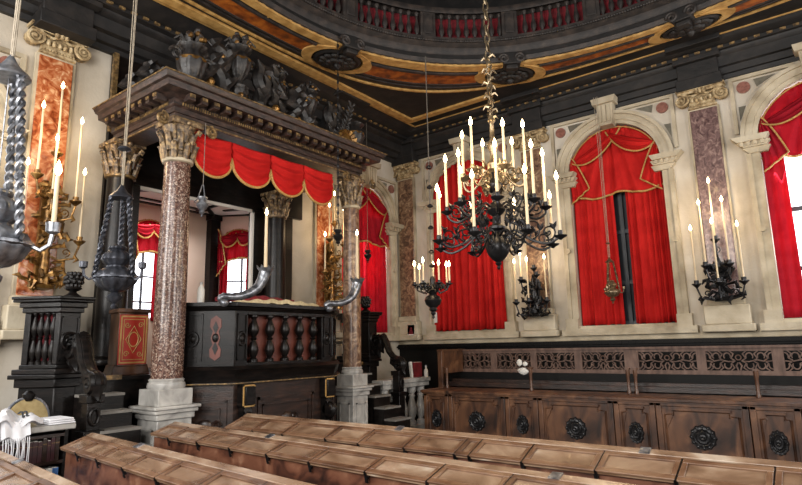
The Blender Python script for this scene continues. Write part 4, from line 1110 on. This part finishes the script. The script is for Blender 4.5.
desk(2.17, -5.16, 1.2, .87, .95, .23, [-4.8, -4.4, -3.9, -3.42, -2.95, -2.5, -2, -1.5, -1, -.5, 0, .5], 'worn reading desk with its left end beside the bookcase', yaw=-5.4, seed=3)
desk(1.45, -5.1, .9, .84, .92, .25, [-4.7, -4.25, -3.8, -3.3, -2.9, -2.4, -1.9, -1.4, -.9, -.4, .1], 'nearest reading desk, only a corner of its top in the bottom left of the photo', yaw=-5.8, seed=4)

# ===================================================== BOOKCASE, CHAIR, CLOTH
bk = thing('low_bookcase', (-5.42, 2.06, 0), 'low dark bookcase with white marble top at the bottom left beside the reading desk', 'bookcase')
MB().box(-.3, .0, -.52, -.49, 0, 1.0).box(-.3, 0, .22, .25, 0, 1.0).box(-.3, -.28, -.52, .25, 0, 1.0).build('side_panel', 'black', bk)
for z in (.4, .75, .97): MB().box(-.28, 0.0, -.49, .22, z - .025, z).build('shelf', 'walnut', bk)
MB().box(-.33, .05, -.56, .29, 1.0, 1.05).build('top_slab', 'white', bk, bevel=.01)
rn = random.Random(11)
y = 1.59; k = 0
while y < 2.25:
    t = rn.uniform(.028, .042); h = rn.uniform(.165, .19); mm = rn.choice(['bookred', 'bookred', 'black', 'walnut'])
    cname = {'bookred': 'maroon', 'black': 'black', 'walnut': 'brown'}[mm]
    o = thing('book', (-5.44, y + t / 2, .75), 'old %s book on the upper bookcase shelf, %s from the %s' % (cname, ordn[k if k < 9 else 0] if k < 9 else ordn[max(0, 17 - k)] , 'left' if k < 9 else 'right'), 'book', 'old books on the upper shelf')
    MB().box(-.13, 0, -t / 2 + .001, t / 2 - .001, 0, h).build('cover', mm, o); MB().box(-.128, -.004, -t / 2 + .004, t / 2 - .004, h, h + .003).build('pages', 'paper', o)
    MB().box(0, .002, -t / 2 + .002, t / 2 - .002, h * .75, h * .78).build('spine_band', 'gilt', o)
    y += t + .001; k += 1
UB = k
y = 1.59; k = 0
while y < 2.25:
    t = rn.uniform(.04, .052); h = rn.uniform(.26, .29); mm = 'bookblue' if k % 4 else 'paper'
    o = thing('book', (-5.43, y + t / 2, .4), 'tall %s volume on the lower bookcase shelf, %s from the %s' % ('blue' if mm == 'bookblue' else 'white', ordn[k] if k < 8 else ordn[max(0, 15 - k)], 'left' if k < 8 else 'right'), 'book', 'tall books on the lower shelf')
    MB().box(-.16, 0, -t / 2 + .001, t / 2 - .001, 0, h).build('cover', mm, o); MB().box(-.158, -.004, -t / 2 + .004, t / 2 - .004, h, h + .003).build('pages', 'paper', o)
    y += t + .001; k += 1
pl = thing('folded_shawl', (-5.5, 1.93, 1.05), 'rumpled white prayer shawl with dark stripes and fringes heaped on the bookcase', 'shawl')
rows = []
for j in range(10):
    rows.append([(-.18 + .36 * j / 9 + .02 * sin(i * .7), -.42 + .56 * i / 24, .055 + (.045 + .035 * sin(i * .8 + j * .5) + .03 * sin(j * 1.3 + i * .35)) * sin(pi * (.12 + .76 * i / 24))) for i in range(25)])
m = MB(); m.slab(rows, (0, 0, -.045)); m.build('fabric', 'cloth', pl)
rows = [[(.1 + .025 * j + .012 * sin(i * 1.3), -.16 + .2 * i / 10, .075 + .02 * sin(i * .8) - (.0 if j < 3 else .07 * (j - 2))) for i in range(11)] for j in range(5)]
m = MB(); m.slab(rows, (-.02, 0, -.012)); m.build('hanging_corner', 'cloth', pl)
m = MB()
for k in range(15): m.tube([(.2 + .01 * sin(k), -.15 + .013 * k, -.06), (.215, -.15 + .013 * k + .008 * sin(k * 2), -.14), (.21, -.15 + .013 * k + .006 * sin(k * 5), -.22 - .03 * (k % 3))], .0032, 4)
m.build('fringe', 'cloth', pl)
m = MB()
for q in (0, .03): m.slab([[(.0 + .16 * j / 5, .0 + q + .015 * i + .01 * sin(j), .105 + .02 * sin(j * 1.2)) for i in range(2)] for j in range(6)], (0, 0, .006))
m.build('dark_stripe', 'mull', pl)
pk = thing('folded_cloth', (-5.5, 2.19, 1.05), 'flat folded white cloth on the right end of the bookcase top', 'cloth')
m = MB()
for k in range(3): m.box(-.16 + .008 * k, .14 - .006 * k, -.06, .15 - .006 * k, .016 * k, .016 * k + .014)
m.build('fabric', 'cloth', pk, bevel=.006)
ch = thing('arched_back_chair', (-5.8, 2.13, -.09), 'arched back chair with old gold upholstery and pale rim behind the bookcase', 'chair')
A = [(.17 * cos(pi * k / 18), 1.12 + .22 * sin(pi * k / 18) ** .85) for k in range(19)]
MB().prism([(.17, .75)] + A + [(-.17, .75)], -.06, -.03, 'x').build('backrest', 'olive', ch)
MB().tube([(-.045, .18, .72)] + [(-.045, p[0] * 1.05, p[1] + .008) for p in A] + [(-.045, -.18, .72)], .014, 8).build('rim', 'silver', ch)
MB().lathe([(.03, 1.32), (.05, 1.35), (.05, 1.38), (.02, 1.41)], 12, c=(-.045, 0, 0)).build('crest', 'black', ch)
MB().box(-.06, .0, -.2, .2, .42, .5).build('seat', 'olive', ch)
for sy in (-.17, .17): MB().cb((-.04, sy, .41), (.035, .035, .64)).build('leg', 'black', ch)
# odds on the right stall end
b1 = thing('hand_gel_bottle', (-5.58, 7.95, 1.13), 'small clear white bottle on the marble balustrade by the stall end', 'bottle')
MB().lathe([(.032, 0), (.034, .01), (.034, .1), (.02, .125), (.012, .13), (.012, .15)], 12).build('body', 'paper', b1); MB().lathe([(.016, .15), (.016, .175), (.006, .18), (.006, .19)], 10).build('cap', 'cloth', b1)
b2 = thing('red_book', (-5.66, 7.72, 1.13), 'red book standing on the marble balustrade with a pale book leaning beside it', 'book')
MB().box(-.02, .02, -.02, .2, 0, .24).build('cover', 'darkred', b2); MB().box(-.016, .016, -.016, .196, .24, .243).build('pages', 'paper', b2)
b3 = thing('pale_book', (-5.66, 7.655, 1.13), 'cream book leaning against the red book near the stall end', 'book')
MB().box(-.02, .02, -.02, .02, 0, .25).build('cover', 'paper', b3); MB().box(-.016, .016, -.016, .016, .25, .253).build('pages', 'cloth', b3); b3.rotation_euler = (rad(8), 0, 0)
sg = thing('exit_sign', (-6.52, 8.84, 1.86), 'small red and white sign on the base of the corner pilaster', 'sign')
MB().box(-.08, .08, -.012, 0, -.02, .17).build('board', 'paper', sg)
m = MB(); m.prism([(-.05, .0), (.05, .0), (.03, .07), (-.03, .07)], -.016, -.012); m.ball((0, -.014, .1), (.028, .004, .028), 10); m.build('pictogram', 'darkred', sg)
tg = thing('hanging_tag', (-5.98, 8.88, 2.05), 'white paper tag on a string beside the leftmost red window', 'tag')
MB().box(-.035, .035, -.006, 0, 0, .2).build('card', 'paper', tg); MB().tube([(0, -.003, .2), (0, 0, .5), (0, .03, .9)], .003, 4).build('string', 'cord', tg)

# ================================================================= CHANDELIER
def candle_label(lst, fmt):
    lst = sorted(lst, key=lambda o: px_of(o.location)); n = len(lst)
    for i, o in enumerate(lst):
        if i < (n + 1) // 2: o['label'] = fmt % (('%s candle from the left' % ordinal(i, n)) if i else 'leftmost candle')
        else:
            j = n - 1 - i; o['label'] = fmt % (('%s candle from the right' % ordinal(j, n)) if j else 'rightmost candle')
CX, CY = -2.39, 4.6
chn = thing('chandelier', (CX, CY, 2.3), 'big three tiered dark brass chandelier full of lit candles hanging in the hall', 'chandelier')
MB().lathe([(.0, 0), (.018, .02), (.012, .04), (.03, .06), (.02, .075), (.055, .1), (.095, .15), (.11, .205), (.1, .26), (.06, .31), (.045, .36)], 20).build('ball', 'iron', chn)
MB().lathe([(.05, .36), (.08, .38), (.08, .4), (.04, .43), (.035, .5), (.07, .53), (.09, .56), (.07, .6), (.03, .64), (.035, .72), (.075, .76), (.08, .8), (.04, .84), (.03, .92)], 16).build('stem', 'iron', chn)
MB().lathe([(.03, .92), (.06, .95), (.065, 1.0), (.03, 1.05), (.025, 1.12), (.05, 1.16), (.05, 1.2), (.025, 1.25), (.02, 1.4), (.04, 1.43), (.015, 1.5)], 14).build('upper_stem', 'brass', chn)
def arm_mesh(R, zc, z0):
    """arm from the stem at height z0 out to a cup at radius R, height zc"""
    m = MB()
    P = [(.04, 0, z0), (R * .3, 0, z0 + .05), (R * .55, 0, z0 - .05), (R * .8, 0, z0 - .1), (R * .97, 0, z0 - .06), (R, 0, zc - .02)]
    q = []
    for i in range(len(P) - 1):
        a = V(P[max(i - 1, 0)]); b = V(P[i]); c = V(P[i + 1]); d = V(P[min(i + 2, len(P) - 1)])
        for t in (0, .25, .5, .75): q.append(.5 * ((2 * b) + (c - a) * t + (2 * a - 5 * b + 4 * c - d) * t * t + (3 * b - a - 3 * c + d) * t ** 3))
    q.append(V(P[-1]))
    m.tube(q, .0115, 6)
    m.tube(spiral((R * .55, 0, z0 + .05), R * .17, .015, 1.5, -pi / 2, XZ, 22), .008, 5)
    m.tube(spiral((R * .82, 0, z0 - .0), R * .13, .012, 1.4, -pi * .6, XZ, 20), .008, 5)
    m.tube(spiral((R * .34, 0, z0 - .04), R * .12, .012, 1.3, pi * .5, XZ, 20, -1), .008, 5)
    for x, z in ((R * .45, z0 + .12), (R * .7, z0 + .06), (R * .3, z0 - .1), (R * .9, z0 + .06)):
        m.tube([(x, 0, z - .03), (x + .01, .015, z), (x + .03, 0, z + .03)], [.012, .018, .003], 5); m.tube([(x, 0, z - .03), (x - .01, -.015, z), (x - .03, 0, z + .02)], [.012, .016, .003], 5)
    me = m.mesh('arm', ARMM)
    p = MB().lathe([(.01, -.03), (.02, -.02), (.055, .0), (.06, .008), (.03, .006), (.018, .012), (.022, .03), (.018, .055), (.016, .055)], 12)
    p.v = [(x + R, y, z + zc) for x, y, z in p.v]
    return me, p.mesh('drip_pan', ARMM)
tiers = [(8, .57, 2.55, 2.6, .46, .15, 'lower', 'iron'), (8, .45, 2.86, 2.86, .44, .52, 'middle', 'iron'), (6, .29, 3.19, 3.16, .38, .3, 'top', 'brass')]
for n, R, zc, z0, ln, ph, nm, ARMM in tiers:
    am, pm = arm_mesh(R, zc - 2.3, z0 - 2.3)
    L_ = []
    for k in range(n):
        a = ph + 2 * pi * k / n
        o = bpy.data.objects.new('arm', am); COL.objects.link(o); o.parent = chn; o.rotation_euler = (0, 0, a)
        d = bpy.data.objects.new('drip_pan', pm); COL.objects.link(d); d.parent = o
        L_.append(candle((CX + R * cos(a), CY + R * sin(a), zc + .045), ln - .02 * ((k * 3) % 4), '', 'candles of the big chandelier'))
    candle_label(L_, '%s of the ' + nm + ' ring on the big chandelier, lit')
def chain(name, mat_, parent, pts_z, x=0, y=0, step=.07, r=.007, w=.02):
    m = MB(); z = pts_z[0]; k = 0
    while z < pts_z[1]:
        pl_ = XZ if k % 2 else YZ
        m.tube([(x + w * cos(t) * pl_[0][0], y + w * cos(t) * pl_[0][1], z + step * .64 * sin(t)) for t in [2 * pi * i / 10 for i in range(10)]], r, 4, True); z += step; k += 1
    o = m.build(name, mat_, parent); return o
chain('chain', 'brass', chn, (1.52, 6.6), step=.085, r=.009, w=.026)['kind'] = 'stuff'
m = MB(); rn = random.Random(4)
for i in range(22):
    z = 1.45 + .03 * i; a = i * 2.4
    m.tube([(.01 * cos(a), .01 * sin(a), z), (.05 * cos(a), .05 * sin(a), z + .02), (.075 * cos(a), .075 * sin(a), z - .015)], [.014, .014, .004], 5)
m.build('foliage_knot', 'brass', chn)

SX, SY = -4.48, 6.6
sc = thing('small_chandelier', (SX, SY, 2.0), 'small dark bronze six candle chandelier on a beaded rod before the leftmost window', 'chandelier')
MB().lathe([(0, 0), (.02, .02), (.015, .05), (.035, .08), (.03, .1), (.06, .13), (.05, .16), (.1, .2), (.12, .26), (.1, .31), (.05, .34), (.06, .37), (.09, .4), (.05, .44), (.03, .5), (.04, .55), (.02, .6)], 18).build('bowl', 'iron', sc)
ARMM = 'iron'
def arm2(R, zc, z0):
    m = MB(); q = [(.05, 0, z0), (R * .5, 0, z0 - .06), (R * .85, 0, z0 - .02), (R, 0, zc)]
    m.tube([V(a) for a in q], .01, 6); m.tube(spiral((R * .5, 0, z0 + .04), .05, .01, 1.4, -pi / 2, XZ, 16), .008, 5)
    for x in (.3, .6, .85): m.tube([(R * x, 0, z0), (R * x, .02, z0 + .04), (R * x, .0, z0 + .08)], [.012, .016, .004], 5)
    p = MB().lathe([(.01, -.02), (.045, 0), (.045, .008), (.016, .01), (.018, .04)], 10); p.v = [(x + R, y, z + zc) for x, y, z in p.v]
    return m.mesh('arm', 'iron'), p.mesh('drip_pan', 'iron')
am, pm = arm2(.25, .48, .42); L_ = []
for k in range(7):
    a = .3 + 2 * pi * k / 7
    o = bpy.data.objects.new('arm', am); COL.objects.link(o); o.parent = sc; o.rotation_euler = (0, 0, a)
    d = bpy.data.objects.new('drip_pan', pm); COL.objects.link(d); d.parent = o
    L_.append(candle((SX + .25 * cos(a), SY + .25 * sin(a), 2.52), .2 + .02 * (k % 3), '', 'candles of the small chandelier'))
candle_label(L_, '%s on the small beaded rod chandelier, lit')
m = MB(); m.tube([(0, 0, .6), (0, 0, 3.95)], .009, 6); m.build('rod', 'wirem', sc)
m = MB()
for z in (.75, .95, 1.3, 1.62, 1.9, 2.2): MB().lathe([(.01, -.03), (.04, -.015), (.045, 0), (.03, .015), (.012, .03)], 10).build('bead', 'iron', sc, (0, 0, z))

# ============================================================== HANGING LAMPS
def twisted(m, a, b, r=.012, n=None):
    a, b = V(a), V(b); L = (b - a).length; k = n or int(L / .012)
    for s in (0, pi):
        pts = []
        d = (b - a).normalized(); u = d.cross(V((0, 1, .1))).normalized(); w = d.cross(u)
        for i in range(k + 1):
            t = i / k; g = s + t * L * 60
            pts.append(a.lerp(b, t) + (u * cos(g) + w * sin(g)) * r)
        m.tube(pts, r * .95, 5)
def hanging_lamp(loc, top, label, mt, s=1.0, cords=((-.012, 0), (.012, 0), (0, .012)), knot=True, arms=3, rot=0, ct=1.04, a0=.4):
    o = thing('hanging_lamp', loc, label, 'lamp', None, rot)
    MB().lathe([(0, 0), (.02, .005), (.028, .025), (.014, .045), (.035, .06), (.06, .085), (.065, .11), (.04, .135), (.03, .145), (.06, .16)], 24, flute=8, fk=.04).build('pendant_knop', mt, o)
    MB().lathe([(.04, .15), (.09, .165), (.14, .2), (.17, .25), (.172, .29), (.15, .33), (.105, .355), (.08, .37), (.075, .385), (.105, .405), (.125, .44), (.115, .48), (.08, .51), (.06, .525), (.075, .54), (.07, .555), (.03, .57)], 72, flute=12, fk=.045).build('body', mt, o)
    MB().lathe([(.172, .262), (.19, .27), (.19, .285), (.172, .292)], 24).build('rim', mt, o)
    for k in range(arms):
        a = 2 * pi * k / arms + a0; ca, sa = cos(a), sin(a)
        m = MB(); m.tube([(.17 * ca, .17 * sa, .275), (.22 * ca, .22 * sa, .25), (.26 * ca, .26 * sa, .28), (.27 * ca, .27 * sa, .345)], .012, 6)
        m.lathe([(.01, .335), (.033, .35), (.036, .4), (.03, .4), (.03, .36)], 10, c=(.27 * ca, .27 * sa, 0))
        m.build('arm', mt, o)
    MB().lathe([(.1, ct - .035), (.105, ct - .025), (.09, ct - .005), (.05, ct + .03), (.03, ct + .06), (.02, ct + .08), (.008, ct + .1)], 18).build('cap', mt, o)
    for k in range(3):
        a = 2 * pi * k / 3 + .4; ca, sa = cos(a), sin(a); m = MB()
        twisted(m, (.18 * ca, .18 * sa, .28), (.08 * ca, .08 * sa, ct - .02), .013)
        m.ball((.14 * ca, .14 * sa, .62), .027, 8)
        m.build('twisted_chain', mt, o)
    MB().tube([(0, 0, .58), (0, 0, ct)], .004, 5).build('wick_rod', mt, o)
    m = MB()
    for dx, dy in cords: m.tube([(dx, dy, ct + .09), (dx * 2.2, dy * 2.2, (top - loc[2]) / s)], .0045 / s ** .5, 5)
    m.build('cord', 'cord', o)
    if knot:
        MB().lathe([(.02, 0), (.06, .015), (.055, .03), (.02, .05)], 12, c=(0, 0, ct + .42)).build('cord_stop', mt, o)
    o.scale = (s, s, s); return o
hanging_lamp((-5.08, 2.46, 2.02), 5.9, 'dark pewter hanging lamp with twisted chains in front of the black rear column', 'pewter', 1.0)
hanging_lamp((-3.4, 1.0, 1.93), 5.9, 'large tarnished silver lamp cut by the left edge of the photo', 'silver', 1.0, knot=False, ct=1.22, a0=1.0)
hanging_lamp((-2.66, 8.72, 2.2), 5.5, 'small bronze lamp hanging on cords before the red curtain right of the chandelier', 'brass', .62, cords=((-.02, 0), (.02, 0), (0, .012)))
candle((-3.4 + .27 * cos(1.0), 1.0 + .27 * sin(1.0), 1.93 + .36), .3, 'lit candle on the arm of the large silver lamp at the left edge')
def small_lamp(loc, top, label, mt, s=1, beads=False):
    o = thing('small_hanging_lamp', loc, label, 'lamp')
    MB().lathe([(0, 0), (.012, .01), (.008, .03), (.03, .05), (.025, .07), (.05, .1), (.065, .13), (.06, .15), (.03, .17), (.05, .2), (.055, .22), (.03, .23)], 14).build('body', mt, o)
    m = MB()
    for k in range(3):
        a = 2 * pi * k / 3; m.tube([(.055 * cos(a), .055 * sin(a), .15), (.085 * cos(a), .085 * sin(a), .16), (.05 * cos(a), .05 * sin(a), .2), (.008 * cos(a), .008 * sin(a), .36)], .005, 4)
    m.build('hanger', mt, o)
    m = MB(); m.tube([(0, 0, .35), (0, 0, (top - loc[2]) / s)], .004 if not beads else .007, 5); m.build('cord', 'wirem' if not beads else 'iron', o)
    if beads:
        m = MB(); z = .45
        while z < (top - loc[2]) / s - .05: m.ball((0, 0, z), (.018, .018, .03), 8); z += .11
        m.build('chain_bead', 'iron', o)
    o.scale = (s, s, s)
small_lamp((-5.3, 3.44, 3.05), 4.12, 'small silver lamp hanging beside the top of the speckled column', 'silver')
small_lamp((-5.12, 5.36, 2.95), 5.9, 'dark lamp on a long beaded chain before the right canopy column', 'iron', 1.0, True)
small_lamp((-6.3, 7.33, 3.05), 5.6, 'small dark lamp hanging before the glowing red end wall curtain', 'iron', 1.0)

# ===================================================================== SCONCES
def sconce(loc, rz, label, cups, mt, zr, tag_, body='iron'):
    """cups: (across, out, z, candle length); base at z=0"""
    o = thing('wall_sconce', loc, label, 'sconce', None, rz)
    m = MB(); m.lathe([(.0, 0), (.1, .02), (.12, .05), (.05, .08), (.04, zr * .4), (.06, zr * .5), (.03, zr * .7), (.05, zr * .8), (.01, zr)], 12, c=(0, -.12, 0), sy=.8)
    m.box(-.06, .06, -.06, .0, .02, zr * .9)
    m.build('backplate', mt, o)
    m = MB(); rn = random.Random(int(abs(loc[0] * 31 + loc[1] * 17)))
    for i in range(44):
        z = rn.uniform(.02, zr * .85); wd = .24 * (1 - .5 * z / zr); x = rn.uniform(-wd, wd); a = rn.uniform(0, 2 * pi)
        m.tube([(x * .4, -.1, z), (x, -.15 - .04 * rn.random(), z + .02), (x + .055 * cos(a), -.17, z + .055 * sin(a)), (x + .09 * cos(a + .6), -.16, z + .09 * sin(a + .6))], [.014, .026, .026, .005], 5)
    m.build('leaf_scrollwork', mt, o)
    base = M.Translation(loc) @ M.Rotation(rz, 4, 'Z'); L = []
    for (x, yo, z, ln) in cups:
        m = MB(); zs = max(.05, z - .16)
        m.tube([(0, -.12, zs), (x * .4, -.12 - yo * .4, zs - .06), (x * .85, -.12 - yo * .9, zs - .03), (x, -.12 - yo, z - .05), (x, -.12 - yo, z - .01)], .012, 6)
        m.tube(spiral((x * .6, -.12 - yo * .6, zs + .03), .05, .01, 1.3, -pi / 2, XZ, 14), .008, 5)
        m.tube([(x * .85, -.12 - yo, zs), (x * .95, -.14 - yo, zs - .05), (x * .8, -.14 - yo, zs - .08)], [.014, .02, .005], 5)
        a = m.build('arm', mt, o)
        MB().lathe([(.01, -.05), (.03, -.03), (.062, 0), (.062, .012), (.03, .014), (.032, .055), (.02, .055)], 10, c=(x, -.12 - yo, z)).build('drip_pan', mt, a)
        if ln: L.append(candle(base @ V((x, -.12 - yo, z + .045)), ln, '', 'candles of the ' + tag_, .011))
    candle_label(L, '%s on the ' + tag_ + ', lit')
    return o
CB = [(-.28, .1, .26, .7), (.28, .1, .26, .68), (0, .2, .26, .74), (-.14, .12, .5, .8), (.14, .12, .5, .8), (0, .05, .85, .75)]
sconce((PB[2], 8.79, 2.12), 0, 'dark leafy iron wall sconce with lit candles on the rosy pilaster at right', CB, 'iron', .62, 'sconce of the rosy right pilaster')
CB2 = [(-.27, .1, .26, .6), (.26, .1, .26, .62), (0, .2, .26, .6), (-.15, .12, .62, .36), (.12, .12, .68, .0), (0.05, .05, .8, 0)]
sconce((PB[1] + .02, 8.79, 2.04), 0, 'dark leafy iron wall sconce on the pilaster below the chandelier ball', CB2, 'iron', .7, 'sconce under the chandelier ball')
CL = [(.29, .1, .55, .72), (-.28, .1, .55, .7), (.2, .14, .98, .86), (-.2, .14, 1.2, .7), (.0, .06, 1.5, .72), (-.06, .2, 1.0, .55)]
sconce((XA + .12, 2.46, 2.3), rad(90), 'gilt bronze wall sconce with tall lit candles on the orange pilaster at far left', CL, 'antique', 1.35, 'gilt sconce at far left')
sconce((XA + .12, 6.82, 2.3), rad(90), 'gilt bronze wall sconce with lit candles on the orange pilaster seen through the canopy', [(.26, .1, .55, .6), (-.26, .1, .55, .55), (.14, .14, 1.05, .55), (-.2, .14, 1.1, .5), (0, .06, 1.4, .45)], 'antique', 1.2, 'gilt sconce seen through the canopy')

# ====================================================================== LIGHT
def area(name, loc, size, energy, col, target):
    l = bpy.data.lights.new(name, 'AREA'); l.shape = 'RECTANGLE'; l.size, l.size_y = size; l.energy = energy; l.color = col
    o = bpy.data.objects.new(name, l); COL.objects.link(o); o.location = loc
    o.rotation_euler = (V(target) - V(loc)).to_track_quat('-Z', 'Y').to_euler(); return o
# area lights added for assumed daylight from the unseen sides; no windows built there
for k, x in enumerate((-5.2, -2.5, .2)):
    area('assumed_south_fill_light', (x, -1.9, 3.6), (1.6, 3.0), 250, (1, .97, .93), (x, 8, 2.4))
area('assumed_east_fill_light', (4.4, 2.5, 3.6), (1.6, 3.0), 215, (1, .97, .93), (-6, 4.5, 2.4))  # same kind of fill, added on the unseen east side
area('assumed_east_fill_light', (4.4, 6.8, 3.6), (1.6, 3.0), 215, (1, .97, .93), (-6, 5, 2.4))
# daylight through the right and end wall windows in view
area('window_light', (WC[2], YB + .22, 3.0), (1.2, 2.2), 60, (.95, .98, 1), (WC[2], 0, 1.2))
area('window_light', (XA - .24, WA[1], 3.0), (1.2, 2.2), 60, (1, .97, .95), (0, WA[1], 2.0))
area('niche_fill_light', (-7.9, 4.6, 3.6), (1.0, 1.0), 22, (1, .95, .9), (-7.9, 4.6, 1.4))  # lamp added below the niche ceiling to brighten it, besides the glowing panes
def lamp(loc, e, r=.12):
    l = bpy.data.lights.new('candle_light', 'POINT'); l.energy = e; l.color = (1, .72, .42); l.shadow_soft_size = r
    o = bpy.data.objects.new('candle_light', l); COL.objects.link(o); o.location = loc
for k in range(4):
    a = k * pi / 2 + .4; lamp((CX + .5 * cos(a), CY + .5 * sin(a), 3.25), 14)
lamp((SX + .1, SY - .2, 2.85), 8)
lamp((PB[2], 8.5, 3.4), 11); lamp((PB[1], 8.45, 3.0), 11); lamp((XA + .55, 2.46, 3.9), 12); lamp((XA + .55, 6.82, 3.6), 10)
W = bpy.data.worlds.new('daylight'); S.world = W; W.use_nodes = True
bg = W.node_tree.nodes['Background']; bg.inputs[0].default_value = (.95, .97, 1, 1); bg.inputs[1].default_value = .13
S.view_settings.view_transform = 'Standard'; S.view_settings.look = 'None'; S.view_settings.gamma = 1
S.view_settings.use_curve_mapping = False; S.view_settings.exposure = .0
